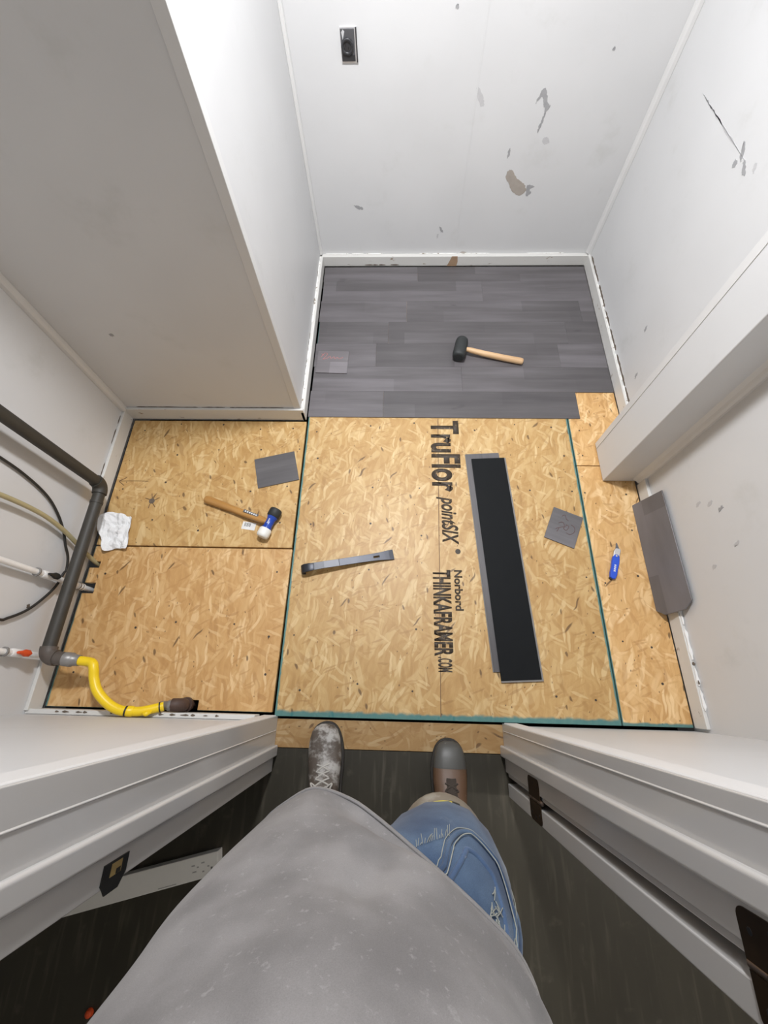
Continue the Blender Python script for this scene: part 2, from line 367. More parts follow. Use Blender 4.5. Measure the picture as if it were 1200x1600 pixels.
# corner mouldings
def moulding(i, poly, z0, z1, label):
    return struct(MB().prism(poly, z0, z1).build('trim_%d' % i, 'trim', None, .002), label)
c = .024
moulding(2, [(XR,YB),(XR,YB-c),(XR-c*.55,YB-c*.85),(XR-c*.85,YB-c*.55),(XR-c,YB)], .065, ZC, 'narrow white moulding in the corner of back and right wall')
moulding(3, [(XL,YC),(XL,YC-c),(XL+c*.55,YC-c*.85),(XL+c*.85,YC-c*.55),(XL+c,YC)], .07, ZC, 'narrow white moulding in the shaded left corner')
moulding(4, [(XC,YB),(XC,YB-.016),(XC+.010,YB-.014),(XC+.014,YB-.010),(XC+.016,YB)], .062, ZC, 'narrow white moulding in the corner of closet side and back wall')
moulding(5, [(XC-.028,YC),(XC-.028,YC-.003),(XC+.003,YC-.003),(XC+.003,YC+.028),(XC,YC+.028),(XC,YC)], .07, ZC, 'thin corner bead down the outer edge of the closet block')
# baseboards with torn caulk and grime along the top
def ragged(parent, a, b, up, out, name, mat, dens=.5, lenr=(.02,.09), wr_=(.003,.008), lift=.0008, seed=1):
    """broken flecks along the line a->b; up = width direction, out = surface normal"""
    rnd = random.Random(seed); a, b, up, out = Vector(a), Vector(b), Vector(up), Vector(out)
    d = (b-a); L = d.length; d /= L; t = rnd.uniform(0,.05); mb = MB()
    while t < L-.01:
        ln = min(rnd.uniform(*lenr), L-t)
        if rnd.random() < dens:
            n = max(3, int(ln/.012)); top = []; bot = []
            for i in range(n+1):
                f = i/n; wd_ = rnd.uniform(*wr_)*(.35 if i in (0,n) else 1)
                p = a+d*(t+ln*f); top.append(p+up*wd_*.6+out*lift); bot.append(p-up*wd_*.4+out*lift)
            ring = top+bot[::-1]
            m = len(ring); back = [q-out*(lift+.0004) for q in ring]
            mb.add(ring+back, [tuple(range(m)), tuple(range(2*m-1,m-1,-1))]+[(i,(i+1)%m,(i+1)%m+m,i+m) for i in range(m)])
        t += ln+rnd.uniform(0,.03)
    return tag(mb.build(name, mat, parent), kind='stuff')
def baseboard(side, x0, x1, y0, y1, h, label, line=None):
    o = thing('baseboard_'+side, label, None, ((x0+x1)/2,(y0+y1)/2,0), kind='structure')
    MB().box(x0, x1, y0, y1, .004, h).build('board', 'base', o, .002)
    return o
BT = .013
b = baseboard('back', XC+.01, XR, YB-.025, YB, .06, 'low white baseboard under the back wall with a brown patch')
ragged(b, (XC+.02,YB,.0612), (XR-.03,YB,.0612), (0,-1,0), (0,0,1), 'caulk_remnant', 'caulk', .7, (.04,.2), (.006,.012), seed=3)
ragged(b, (.08,YB,.066), (.46,YB,.066), (0,0,1), (0,-1,0), 'grime_line', 'chip', .55, (.03,.09), (.002,.007), seed=11)
MB().prism([(.265,.004),(.318,.004),(.322,.03),(.318,.061),(.288,.061),(.275,.028)], 0, .0012, Matrix.Translation((0,YB-.025,0)) @ Matrix.Rotation(R(90),4,'X')).build('bare_patch', plain('brown_bare_wood', (.36,.24,.15), .7), b)
ragged(b, (XC+.05,YB-.0252,.012), (.1,YB-.0252,.012), (0,0,1), (0,-1,0), 'grime_line', 'grime', .35, (.02,.05), (.003,.008), seed=5)
b = baseboard('closet_side', XC, XC+.017, YC-BT, YB-.02, .062, 'scraped white baseboard along the closet side beside the grey planks')
ragged(b, (XC,YC,.0628), (XC,YB-.03,.0628), (1,0,0), (0,0,1), 'caulk_remnant', 'caulk', .85, (.05,.2), (.007,.016), seed=8)
ragged(b, (XC,YC,.067), (XC,YB-.05,.067), (0,0,1), (1,0,0), 'grime_line', 'grime', .32, (.012,.05), (.002,.006), seed=9)
b = baseboard('closet_front', XL+.005, XC+.015, YC-BT, YC, .078, 'shaded white baseboard under the closet front with a dark top line')
ragged(b, (XL+.02,YC,.0795), (XC-.03,YC,.0795), (0,0,1), (0,-1,0), 'grime_line', 'grime', .8, (.05,.3), (.002,.0055), seed=2)
b = baseboard('left', XL, XL+BT, YF+.01, YC-.01, .07, 'grimy white baseboard behind the grey pipe')
ragged(b, (XL,.25,.0715), (XL,YC-.03,.0715), (0,0,1), (1,0,0), 'grime_line', 'grime', .7, (.04,.2), (.002,.006), seed=4)
b = baseboard('alcove_right', XR-BT, XR, PY1, YB-.02, .066, 'white baseboard beside the post with a gouged brown top line')
ragged(b, (XR,1.08,.071), (XR,2.2,.071), (0,0,1), (-1,0,0), 'grime_line', 'grime', .95, (.05,.22), (.006,.014), seed=6)
ragged(b, (XR-.004,1.12,.0665), (XR-.004,2.2,.0665), (1,0,0), (0,0,1), 'caulk_remnant', 'caulk', .8, (.03,.14), (.004,.009), seed=12)
b = baseboard('right', XR-BT, XR, YF+.01, PY0-.02, .066, 'white baseboard with lumpy white caulk under the leaning plank')
ragged(b, (XR-.006,-.05,.067), (XR-.006,.34,.067), (1,0,0), (0,0,1), 'caulk_remnant', 'pvc', .95, (.05,.14), (.006,.014), .004, seed=7)
ragged(b, (XR-.006,-.06,.067), (XR-.006,.12,.067), (1,0,0), (0,0,1), 'grime_line', 'grime', .35, (.012,.03), (.004,.009), .0045, seed=17)
b = baseboard('front_left', XL, -.4725, YF, YF+.016, .062, 'chipped white baseboard under the yellow gas hose')
ragged(b, (XL+.05,YF+.009,.0628), (-.56,YF+.009,.0628), (0,1,0), (0,0,1), 'grime_line', 'grime', .3, (.006,.03), (.002,.008), seed=14)
# paint chips and scuffs on the walls (thin patches with their own outline)
def chip(wall, plane, pts, mat, seed=0, name='paint_chip', k=6):
    rnd = random.Random(seed)
    P = catmull([Vector((p[0],p[1],0)) for p in pts], k, True)
    P = [(p.x+rnd.uniform(-1,1)*.0026, p.y+rnd.uniform(-1,1)*.0026) for p in P]
    if plane == 'y': mt = Matrix.Translation((0,YB,0)) @ Matrix.Rotation(R(90),4,'X')
    elif plane == 'x': mt = Matrix(((0,0,-1,XR),(1,0,0,0),(0,1,0,0),(0,0,0,1)))
    elif plane == 'l': mt = Matrix(((0,0,1,XL),(1,0,0,0),(0,1,0,0),(0,0,0,1)))
    elif plane == 'c': mt = Matrix.Translation((0,YC,0)) @ Matrix.Rotation(R(90),4,'X')
    MB().prism(P, -.0004, .0008, mt).build(name, mat, wall)
def streak(wall, plane, a, b2, w_, mat, seed=0, name='scratch'):
    a, b2 = Vector(a), Vector(b2); d = (b2-a).normalized(); n = Vector((-d.y,d.x))
    chip(wall, plane, [a, a.lerp(b2,.3)+n*w_, a.lerp(b2,.7)+n*w_*.8, b2, a.lerp(b2,.7)-n*w_*.8, a.lerp(b2,.3)-n*w_*.6], mat, seed, name)
chip(wb, 'y', [(.497,.455),(.515,.462),(.545,.430),(.585,.405),(.603,.372),(.575,.352),(.535,.376),(.510,.410),(.495,.425)], 'chip', 1)
chip(wb, 'y', [(.603,.398),(.640,.392),(.622,.380),(.632,.362),(.612,.348),(.606,.372)], 'chipgrey', 2)
chip(wb, 'y', [(.552,.70),(.558,.728),(.568,.748),(.585,.735),(.600,.700),(.612,.690),(.600,.668),(.588,.690),(.578,.712),(.566,.720)], 'chipgrey', 3)
streak(wb, 'y', (.600,.675), (.588,.600), .005, 'chipgrey', 4)
chip(wb, 'y', [(.620,.580),(.640,.585),(.650,.565),(.630,.558)], 'chiplight', 5)
chip(wb, 'y', [(.300,.745),(.312,.75),(.335,.715),(.338,.695),(.322,.70)], 'chiplight', 6)
chip(wb, 'y', [(.480,.540),(.488,.545),(.487,.515),(.481,.512)], 'chipgrey', 7)
chip(wb, 'y', [(.205,.205),(.218,.198),(.228,.175),(.212,.182)], 'chipgrey', 8)
chip(wb, 'y', [(.196,.165),(.203,.168),(.201,.145),(.195,.148)], 'chiplight', 18)
chip(wb, 'y', [(-.235,.312),(-.212,.312),(-.188,.297),(-.210,.294)], 'chipgrey', 9)
chip(wb, 'y', [(.186,.975),(.194,.977),(.196,.968),(.188,.966)], 'chipgrey', 10)
chip(wb, 'y', [(.790,.86),(.796,.862),(.798,.854),(.791,.852)], 'chipgrey', 10)
MB().box(.300, .306, YB-.0012, YB, .06, ZC).build('panel_seam', 'wall', wb, .0008)
streak(wr, 'x', (1.93,.85), (1.50,.864), .003, 'chiplight', 11)
streak(wr, 'x', (1.92,.850), (1.72,.857), .0012, 'chipgrey', 21)
chip(wr, 'x', [(1.565,.885),(1.545,.88),(1.520,.855),(1.540,.860)], 'chipgrey', 12)
chip(wr, 'x', [(1.552,.842),(1.538,.848),(1.530,.834),(1.545,.828)], 'chipgrey', 13)
chip(wr, 'x', [(1.51,.86),(1.495,.862),(1.465,.848),(1.48,.842)], 'chipgrey', 14)
chip(wr, 'x', [(1.455,.885),(1.44,.882),(1.435,.868),(1.45,.87)], 'chiplight', 15)
for i, (y, z) in enumerate(((1.434,.29),(1.299,.16),(.566,.377),(.60,.34),(.441,.394),(.40,.28),(.62,.29))):
    chip(wr, 'x', [(y-.007,z-.010),(y+.004,z-.006),(y+.007,z+.012),(y-.002,z+.008)], 'chipgrey' if i < 3 else 'chiplight', 30+i)
chip(wc, 'c', [(-1.06,.505),(-1.05,.508),(-1.048,.497),(-1.058,.495)], 'chipgrey', 40)
chip(wl, 'l', [(.235,.20),(.245,.205),(.25,.195),(.24,.19)], 'grime', 41)

# ================================================================== floor
fl = thing('floor', 'strand-board subfloor partly covered with grey vinyl planks', None, kind='structure')
MB().box(XL-.05, XR+.05, -.25, YB+.05, -.22, -.20).build('joist_space', 'void', fl)  # dark sheet, the shade under the boards is put into its colour
T = .018
def panel(poly, mat): return MB().prism(poly, -T, 0).build('strand_board', mat, fl, .0012, 1)
panel([(-1.252,.534),(-.429,.534),(-.429,1.158),(-1.252,1.158)], 'osbA')
panel([(-1.255,-.078),(-.778,-.078),(-.778,-.045),(-.700,-.045),(-.700,-.078),(-.431,-.078),(-.426,.528),(-1.252,.528),
       (-1.252,.463),(-1.211,.463),(-1.211,.436),(-1.252,.436),(-1.252,.374),(-1.205,.374),(-1.205,.331),(-1.252,.331),
       (-1.254,.102),(-1.212,.102),(-1.212,.083),(-1.255,.083)], 'osbB')
pc = panel([(-.421,-.089),(.786,-.089),(.786,2.2),(-.421,2.2)], 'osbC')
panel([(.791,-.089),(1.0285,-.089),(1.0285,.934),(.791,.934)], 'osbD')
panel([(.791,.938),(1.0285,.938),(1.0285,2.2),(.791,2.2)], 'osbD')
MB().box(JL-.015, JR+.015, -.186, -.097, -.03, -.010).build('threshold_board', 'osbT', fl, .001)
MB().box(-XH, XH, -1.65, -.188, -.03, -.012).build('hall_vinyl', 'vinyl', fl)
# grey vinyl planks, six inches wide, row by row
z0, z1 = .0004, .0052
rows = [[-.424,-.070,.845],[-.420,.310,1.028],[-.424,-.114,.800,1.028],[-.418,-.055,.860,1.0275],[-.424,.040,.954,1.0275],[-.421,.450,1.027],[-.424,.100,1.0265]]
for k, xs in enumerate(rows):
    ya = 1.183+.1515*k; yb = min(ya+.1515, 2.208)
    for xa, xb in zip(xs, xs[1:]):
        g = .0002
        o = MB().box(xa+g-(xa+xb)/2, xb-g-(xa+xb)/2, -(yb-ya)/2+g, (yb-ya)/2-g, z0, z1).build('vinyl_plank', 'lvp', fl, .0003, 1, local=True)
        o.location = ((xa+xb)/2, (ya+yb)/2, 0)
# print on the strand board
def fit_text(txt, x0, x1, y0, y1, mat, parent, name, shear=0.0, z=0.0006, bold=.0, up='+x', thick=.0003):
    """lettering that reads towards -y with its head towards +x, fitted into x0..x1, y1..y0"""
    cu = bpy.data.curves.new(name, 'FONT'); cu.body = txt; cu.size = 1; cu.shear = shear; cu.offset = bold
    to = bpy.data.objects.new(name, cu); COL.objects.link(to)
    dg = bpy.context.evaluated_depsgraph_get()
    me = bpy.data.meshes.new_from_object(to.evaluated_get(dg)); bpy.data.objects.remove(to)
    X = [v.co.x for v in me.vertices]; Y = [v.co.y for v in me.vertices]
    ax, bx_, ay, by = min(X), max(X), min(Y), max(Y)
    for v in me.vertices:
        t, s = (v.co.x-ax)/(bx_-ax), (v.co.y-ay)/(by-ay)
        v.co = (x0+(x1-x0)*s, y0+(y1-y0)*t, z)
    bm = bmesh.new(); bm.from_mesh(me); bmesh.ops.recalc_face_normals(bm, faces=bm.faces)
    if bm.faces and sum(f.normal.z for f in bm.faces) < 0: bmesh.ops.reverse_faces(bm, faces=bm.faces)
    bm.to_mesh(me); bm.free()
    me.transform(world_of(parent).inverted())
    me.materials.clear(); me.materials.append(M[mat])
    o = bpy.data.objects.new(name, me); COL.objects.link(o); o.parent = parent
    md = o.modifiers.new('solid', 'SOLIDIFY'); md.thickness = thick; md.offset = 1
    return o
fit_text('TruFlor', .152, .282, 1.168, .800, 'ink', pc, 'stencil_lettering', bold=.032)
fit_text('pointSIX', .170, .258, .775, .560, 'ink', pc, 'stencil_lettering', shear=.25, bold=.024)
MB().lathe([(0,.011),(.0004,.011)], (.252,.530,.0003), (.252,.530,.002)).build('stencil_mark', 'ink', pc)
fit_text('THINKAFRAMER', .148, .218, .452, .125, 'ink', pc, 'stencil_lettering', bold=.036)
fit_text('.COM', .160, .212, .122, .070, 'ink', pc, 'stencil_lettering', bold=.034)
fit_text('Norbord', .232, .264, .452, .292, 'ink', pc, 'stencil_lettering', bold=.03)
MB().prism([(.1865,1.18),(.1895,1.18),(.1665,-.078),(.1640,-.078)], 0, .0004).build('guide_line', 'pencil', pc)
def scribble(pts, r, mat, parent, name):
    return MB().tube([Vector((x,y,0)) for x, y in pts], r, 6, True, 6).build(name, mat, parent, local=True)
pen = scribble([(-1.105,.834),(-1.17,.835),(-1.237,.833)], .0016, 'pencil', fl, 'pencil_arrow')
scribble([(-1.207,.852),(-1.222,.842),(-1.237,.833),(-1.224,.822),(-1.210,.812)], .0016, 'pencil', fl, 'pencil_arrow')
MB().lathe([(0,.013),(.0005,.013)], (-1.066,.738,0), (-1.066,.738,.002), 12).build('knot', 'grime', fl)
for a in (20, 95, 150, 250, 300): scribble([(-1.066+.014*math.cos(R(a)),.738+.014*math.sin(R(a))),(-1.066+.034*math.cos(R(a+8)),.738+.036*math.sin(R(a+8)))], .0018, 'pencil', fl, 'knot_grain')
# screw heads
mb = MB(); rnd = random.Random(5)
pts = []
for y in (.02,.20,.43,.62,.80,.98,1.13):
    for x in (-1.20,-1.02,-.83,-.64,-.47,-.36,-.12,.09,.36,.56,.73,.83,.97):
        if rnd.random() < .72: pts.append((x+rnd.uniform(-.025,.025), y+rnd.uniform(-.03,.03)))
for x, y in pts:
    if .29 < x < .57 and 0 < y < 1.0: continue
    if x > .87 and y > .84: continue
    r_ = rnd.uniform(.0032,.0048)
    mb.lathe([(0,r_),(.0006,r_)], (x,y,-.0002), (x,y,.002), 8)
tag(mb.build('screw_heads', 'screw', fl), kind='stuff')

# ================================================================== door frame and door
df = thing('door_1', 'white door frame with an open door folded back on its bronze hinges', None, (0,-.17,0), kind='structure')
ZD = 2.03
MB().prism([(JL-.0035,YF+.0115),(JL,YF+.0115),(JL,-.258),(JL-.02,-.258),(JL-.02,YF-.002),(JL-.0035,YF-.002)], -.008, ZD).build('door_jamb', 'jamb', df, .003, 3)
MB().prism([(JR+.0035,YF+.0075),(JR,YF+.0075),(JR,-.238),(JR+.02,-.238),(JR+.02,YF-.002),(JR+.0035,YF-.002)], -.008, ZD).build('door_jamb', 'jamb', df, .003, 3)
MB().box(JL, JR, -.24, YF-.002, ZD-.02, ZD).build('head_jamb', 'jamb', df, .002)
MB().box(JL-.001, JL+.012, -.213, -.178, -.008, ZD-.02).build('door_stop', 'jamb', df, .0055, 6)
MB().box(JR-.014, JR+.001, -.194, -.159, -.008, ZD-.02).build('door_stop', 'jamb', df, .0055, 6)
MB().box(JL+.012, JR-.014, -.20, -.165, ZD-.032, ZD-.02).build('door_stop', 'jamb', df, .003)
MB().prism([(JL,-.136),(JL+.0016,-.1345),(JL+.0016,-.1335),(JL,-.132)], 0, ZD-.02).build('paint_ridge', 'jamb', df)
MB().prism([(JR,-.118),(JR-.0016,-.1165),(JR-.0016,-.1155),(JR,-.114)], 0, ZD-.02).build('paint_ridge', 'jamb', df)
# room-side casing with a slightly rounded face
def casing(s, x, ya, yb, wdt, name='casing'):
    prof = [(x, ya), (x, yb-.002), (x+s*.003, yb), (x+s*wdt*.75, yb), (x+s*wdt*.92, yb-.003), (x+s*wdt, yb-.009), (x+s*wdt, ya)]
    return MB().prism(prof, 0, ZD+.06).build(name, 'casing', df, .0015)
casing(-1, JL-.004, YF-.001, YF+.014, .058)
casing(1, JR+.004, YF-.001, YF+.010, .058)
MB().box(JL-.06, JR+.06, YF-.001, YF+.012, ZD+.003, ZD+.06).build('casing', 'jamb', df, .002)
MB().prism([(JR+.006,YH),(JR+.006,YH-.016),(JR+.062,YH-.012),(JR+.062,YH)], 0, ZD+.06).build('casing', 'jamb', df, .002)
MB().prism([(JL-.026,YH),(JL-.026,YH-.016),(JL-.082,YH-.012),(JL-.082,YH)], 0, ZD+.06).build('casing', 'jamb', df, .002)
# door leaf folded back against the hall wall
leaf = MB().box(JR+.001, JR+.001+.76, -.306, -.268, .006, ZD-.025).build('door_leaf', 'jamb', df, .002, 2)
for zc in (.300, 1.075, 1.80):
    h = .046
    hg = MB().tube([(JR+.004,-.2535,zc-h),(JR+.004,-.2535,zc+h)], .0062, 12).build('hinge', 'bronzeedge', df)
    for k in (-.5, .5): MB().lathe([(0,.0066),(.0012,.0066)], (JR+.004,-.2535,zc+k*h*.8), (JR+.004,-.2535,zc+k*h*.8+.01), 12).build('knuckle_joint', 'bronze', hg)
    MB().lathe([(0,.0045),(.003,.0068),(.006,.003)], (JR+.004,-.2535,zc+h), (JR+.004,-.2535,zc+h+.02), 12).build('pin_tip', 'bronzeedge', hg)
    def plate(ya, yb, x, nm):
        r_ = .012; y_in, y_out = ya, yb
        pts = [(y_in,zc-h),(y_in,zc+h)]
        for a in range(0, 91, 18):
            pts.append((y_out-math.copysign(r_,y_out-y_in)*(1-math.sin(R(a))), zc+h-r_*(1-math.cos(R(a)))))
        for a in range(90, -1, -18):
            pts.append((y_out-math.copysign(r_,y_out-y_in)*(1-math.sin(R(a))), zc-h+r_*(1-math.cos(R(a)))))
        MB().prism(pts, 0, .0022, Matrix(((0,0,-1,x),(1,0,0,0),(0,1,0,0),(0,0,0,1)))).build(nm, 'bronze', hg)
    plate(-.250, -.203, JR+.0006, 'hinge_leaf'); plate(-.258, -.3045, JR+.0012, 'hinge_leaf')
    for yy, zz in ((-.222,zc+.03),(-.214,zc),(-.222,zc-.03),(-.285,zc+.03),(-.293,zc),(-.285,zc-.03)):
        MB().lathe([(0,.0042),(.0006,.0036)], (JR-.0012,yy,zz), (JR-.01,yy,zz), 10).build('screw', 'blackplastic', hg)
# strike plate on the latch-side jamb, with its brass lined mortise
sp = MB()
zc = .862
mt = Matrix(((0,0,1,JL),(1,0,0,0),(0,1,0,0),(0,0,0,1)))
sp.prism([(-.228,zc-.030),(-.228,zc+.030),(-.252,zc+.030),(-.260,zc+.022),(-.267,zc+.016),(-.267,zc-.016),(-.260,zc-.022),(-.252,zc-.030)], 0, .002, mt)
spo = sp.build('strike_plate', 'blackplastic', df)
MB().prism([(-.231,zc-.013),(-.231,zc+.013),(-.247,zc+.013),(-.247,zc-.013)], .0019, .0026, mt).build('latch_mouth', 'brass', spo)
MB().prism([(-.240,zc-.011),(-.240,zc+.000),(-.2465,zc+.000),(-.2465,zc-.011)], .0026, .003, mt).build('latch_hole', 'void', spo)

# the latch side of the frame and its wall lean slightly towards the hallway
def lean(o):
    for v in o.data.vertices:
        k = max(0.0, min(1.0, (JR-v.co.x)/(JR-JL))); v.co.y -= .012*k*max(0.0, v.co.z)
for o in [wd]+list(df.children)+[g for c_ in df.children for g in c_.children]: lean(o)

# ================================================================== outlet on the back wall
t = thing('wall_outlet', 'black unfinished outlet in the back wall without a cover plate', 'outlet', (-.203,YB,.880))
mt = Matrix.Translation((-.203,YB,.880)) @ Matrix.Rotation(R(90),4,'X')
MB().prism([(-.031,-.048),(.031,-.048),(.031,.048),(-.031,.048)], 0, .004, mt).build('metal_box', 'silver', t)
MB().prism([(-.030,-.043),(.022,-.043),(.022,.045),(-.030,.045)], .003, .007, mt).build('receptacle_body', 'outletin', t, .002)
MB().prism([(.026,-.046),(.031,-.046),(.031,.048),(.026,.048)], .003, .006, mt).build('box_edge', 'outlet', t)
MB().prism([(-.028+.0,-.040),(.020,-.040),(.020,-.024),(-.028,-.024)], .0065, .009, mt).build('mounting_strap', 'outlet', t)
MB().lathe([(0,.0235),(.010,.0235),(.0115,.021),(.0115,.015),(.008,.0145)], mt @ Vector((-.006,0,.005)), mt @ Vector((-.006,0,.05)), 24).build('socket_face', 'outlet', t)
for dx, dz, q in ((-.006,.004,.004),(.004,-.004,.003),(-.012,-.005,.003)):
    MB().prism([(dx-.001-.006,dz-q),(dx+.001-.006,dz-q),(dx+.001-.006,dz+q),(dx-.001-.006,dz+q)], .0128, .0136, mt).build('slot', 'void', t)
MB().prism([(-.022,.016),(-.014,.038),(-.020,.043),(-.026,.036)], .0068, .0075, mt).build('paint_smear', 'chiplight', t)

# ================================================================== loose vinyl pieces
def rect(sx, sy): return [(-sx/2,-sy/2),(sx/2,-sy/2),(sx/2,sy/2),(-sx/2,sy/2)]
lp = thing('vinyl_plank_loose', 'loose grey vinyl plank lying face up under a dark upturned plank', 'floor plank', (.407,.534,0), R(3.4+90))
MB().prism(rect(.914,.148), .0004, .0052).build('plank_body', 'lvploose', lp, .0005, 1, local=True)
MB().prism([(-.457,.074),(.457,.074),(.457,.077),(-.457,.077)], .001, .003).build('tongue', 'lvpedge', lp, local=True)
lp = thing('vinyl_plank_upturned', 'vinyl plank turned upside down showing its charcoal backing', 'floor plank', (.4290,.5060,.0052), R(3.35+90))
MB().prism(rect(.916,.145), .0002, .0050).build('plank_backing', 'lvpback', lp, .0004, 1, local=True)
MB().prism([(-.458,-.0725),(.458,-.0725),(.458,-.079),(-.458,-.079)], .0002, .0026).build('edge_lip', 'lvpedge', lp, local=True)
MB().prism([(-.458,.0725),(-.464,.0725),(-.464,-.079),(-.458,-.079)], .0002, .0026).build('edge_lip', 'lvpedge', lp, local=True)
lp = thing('vinyl_offcut', 'grey vinyl offcut on strand board above the hickory-handled mallet', 'floor offcut', (-.5380,.8985,0), R(14.5))
MB().prism(rect(.182,.149), .0003, .0052).build('offcut_body', 'lvploose', lp, .0005, 1, local=True)
lp = thing('vinyl_offcut', 'small square grey vinyl offcut with brown pen scribble', 'floor offcut', (.692,.641,0), R(-23))
MB().prism(rect(.124,.147), .0003, .0052).build('offcut_body', 'lvploose', lp, .0005, 1, local=True)
def pen_marks(parent, strokes, r, mat, z):
    for s in strokes:
        o = MB().tube([Vector((x,y,z)) for x, y in s], r, 5, True, 5).build('pen_mark', mat, parent, local=True)
pen_marks(lp, [[(-.020,.045),(-.010,.055),(0,.040),(.010,.035)],[(-.025,.01),(-.01,.02),(.0,.005),(-.012,-.005),(-.025,-.015)],[(.005,.015),(.018,.010),(.012,-.010),(.0,-.004),(.008,.012)],
               [(.025,.022),(.040,.015),(.044,-.005),(.030,-.022),(.015,-.020)],[(-.03,-.02),(-.018,-.01),(-.022,-.03)]], .0013, 'darkpen', .0052)
lp = thing('vinyl_offcut', 'pale grey vinyl offcut with red pen scribble lying on the laid planks', 'floor offcut', (-.331,1.512,.0052), R(-1.5))
MB().prism(rect(.156,.140), .0002, .0050).build('offcut_body', mat_plank('pale_vinyl_offcut', (.165,.152,.158)), lp, .0005, 1, local=True)
pen_marks(lp, [[(-.060,.030),(-.045,.055),(-.030,.050),(-.040,.030),(-.050,.015),(-.030,.022),(-.015,.035),(-.010,.020),(.005,.032),(.010,.018),(.022,.030),(.030,.020),(.050,.030)],
               [(-.045,.040),(-.060,.050)]], .0014, 'redpen', .0050)
lp = thing('vinyl_plank_leaning', 'short grey vinyl plank leaning on the right wall', 'floor plank', (1.003,.520,0), R(90))
v0, v1 = Vector((.996,0,.0004)), Vector((1.0335,0,.148))
e = (v1-v0); L = e.length; e /= L; nrm = Vector((-e.z,0,e.x))*.005
out = [(.745,.0),(.745,L),(.318,L+.004),(.292,L-.030),(.286,.035),(.306,0)]
ring = [Vector((v0.x,y,v0.z))+e*s for y, s in out]
n = len(ring)
MB().add(ring+[p+nrm for p in ring], [tuple(range(n)), tuple(range(2*n-1,n-1,-1))]+[(i,(i+1)%n,(i+1)%n+n,i+n) for i in range(n)]).build('plank_body', 'lvploose', lp, .0006, 1)

# ================================================================== tools
# black rubber mallet on the planks
H = Vector((.307,1.577,.0372)); E_ = Vector((.612,1.508,.0180))
ang = math.atan2(E_.y-H.y, E_.x-H.x)
t = thing('rubber_mallet', 'black rubber mallet with pale wooden handle lying on the grey planks', 'mallet', (H.x,H.y,.0052), ang)
L = (E_-H).length; zz = .0330
MB().loft([[Vector((math.copysign(abs(math.cos(a))**.8,math.cos(a))*r_, y, zz+math.sin(a)*r_*.97)) for a in (2*math.pi*k/24 for k in range(24))] for y, r_ in ((-.064,.020),(-.062,.026),(-.056,.030),(-.035,.0325),(0,.0315),(.035,.0315),(.050,.029),(.058,.024),(.062,.016))]).build('head', 'rubber', t, local=True)
MB().loft([[Vector((x, math.cos(a)*r_*1.1, zz+dz+math.sin(a)*r_)) for a in (2*math.pi*k/16 for k in range(16))] for x, r_, dz in ((.015,.0105,0),(.036,.0105,-.002),(.05,.0125,-.004),(.12,.0135,-.011),(.22,.0145,-.0165),(L-.012,.0150,-.0178),(L-.003,.0135,-.0185),(L,.010,-.0185))]).build('handle', 'ash', t, local=True)
# double-faced mallet with hickory handle
H = Vector((-.527,.634,.027)); ang = R(-20.5)
t = thing('soft_face_mallet', 'mallet with blue head, black and white faces and a hickory handle', 'mallet', (H.x,H.y,0), ang)
zz = .0272
def ring_y(prof, n=24): return [[Vector((math.cos(a)*r_, y, zz+math.sin(a)*r_)) for a in (2*math.pi*k/n for k in range(n))] for y, r_ in prof]
MB().loft(ring_y(((-.034,.021),(-.030,.022),(-.020,.0175),(.012,.0175),(.024,.022),(.030,.022)))).build('head_core', 'blue', t, local=True)
MB().loft(ring_y(((.026,.0225),(.030,.0262),(.052,.0265),(.060,.0255),(.0635,.022)))).build('rubber_face', 'rubber', t, local=True)
MB().loft(ring_y(((-.030,.0225),(-.034,.0255),(-.058,.0260),(-.066,.0245),(-.069,.020)))).build('nylon_face', 'nylon', t, local=True)
hd = MB().loft([[Vector((-x, math.cos(a)*ry, zz+dz+math.sin(a)*rz_)) for a in (2*math.pi*k/18 for k in range(18))] for x, ry, rz_, dz in ((0,.011,.011,0),(.018,.0115,.0115,0),(.035,.0145,.012,-.001),(.10,.0155,.012,-.006),(.17,.0145,.0125,-.010),(.25,.0165,.0138,-.0125),(.300,.0175,.0138,-.013),(.314,.0165,.013,-.013),(.319,.012,.010,-.013))]).build('handle', 'hick', t, local=True)
def strip_on(parent, xa, xb, ya, yb, z, mat, nm, th=.0006): return MB().prism([(xa,ya),(xb,ya),(xb,yb),(xa,yb)], z, z+th).build(nm, mat, parent, local=True)
strip_on(t, -.125, -.055, .001, .0125, zz+.0080, 'print', 'brand_label', .0008)
for k in range(6): strip_on(hd, -.118+k*.010, -.112+k*.010, .004, .0095, zz+.0089, 'whitepaint', 'lettering', .0003)
for k in range(4): MB().prism([(-.010+k*.006,-.002),(-.0065+k*.006,-.002),(-.0065+k*.006,.003),(-.010+k*.006,.003)], zz+.0174, zz+.0180, Matrix.Rotation(R(90),4,'Z')).build('lettering', 'whitepaint', t, local=True)
# barcode sticker under its handle
t = thing('barcode_sticker', 'small white barcode sticker on strand board under the hickory handle', 'sticker', (-.622,.628,0), R(-8))
MB().prism(rect(.058,.034), .0002, .0006).build('sticker_face', 'label', t, local=True)
for k in range(8):
    x = -.020+k*.0036; MB().prism([(x,-.004),(x+(.0014 if k%3 else .0024),-.004),(x+(.0014 if k%3 else .0024),.013),(x,.013)], .0006, .0008).build('barcode_bar', 'print', t, local=True)
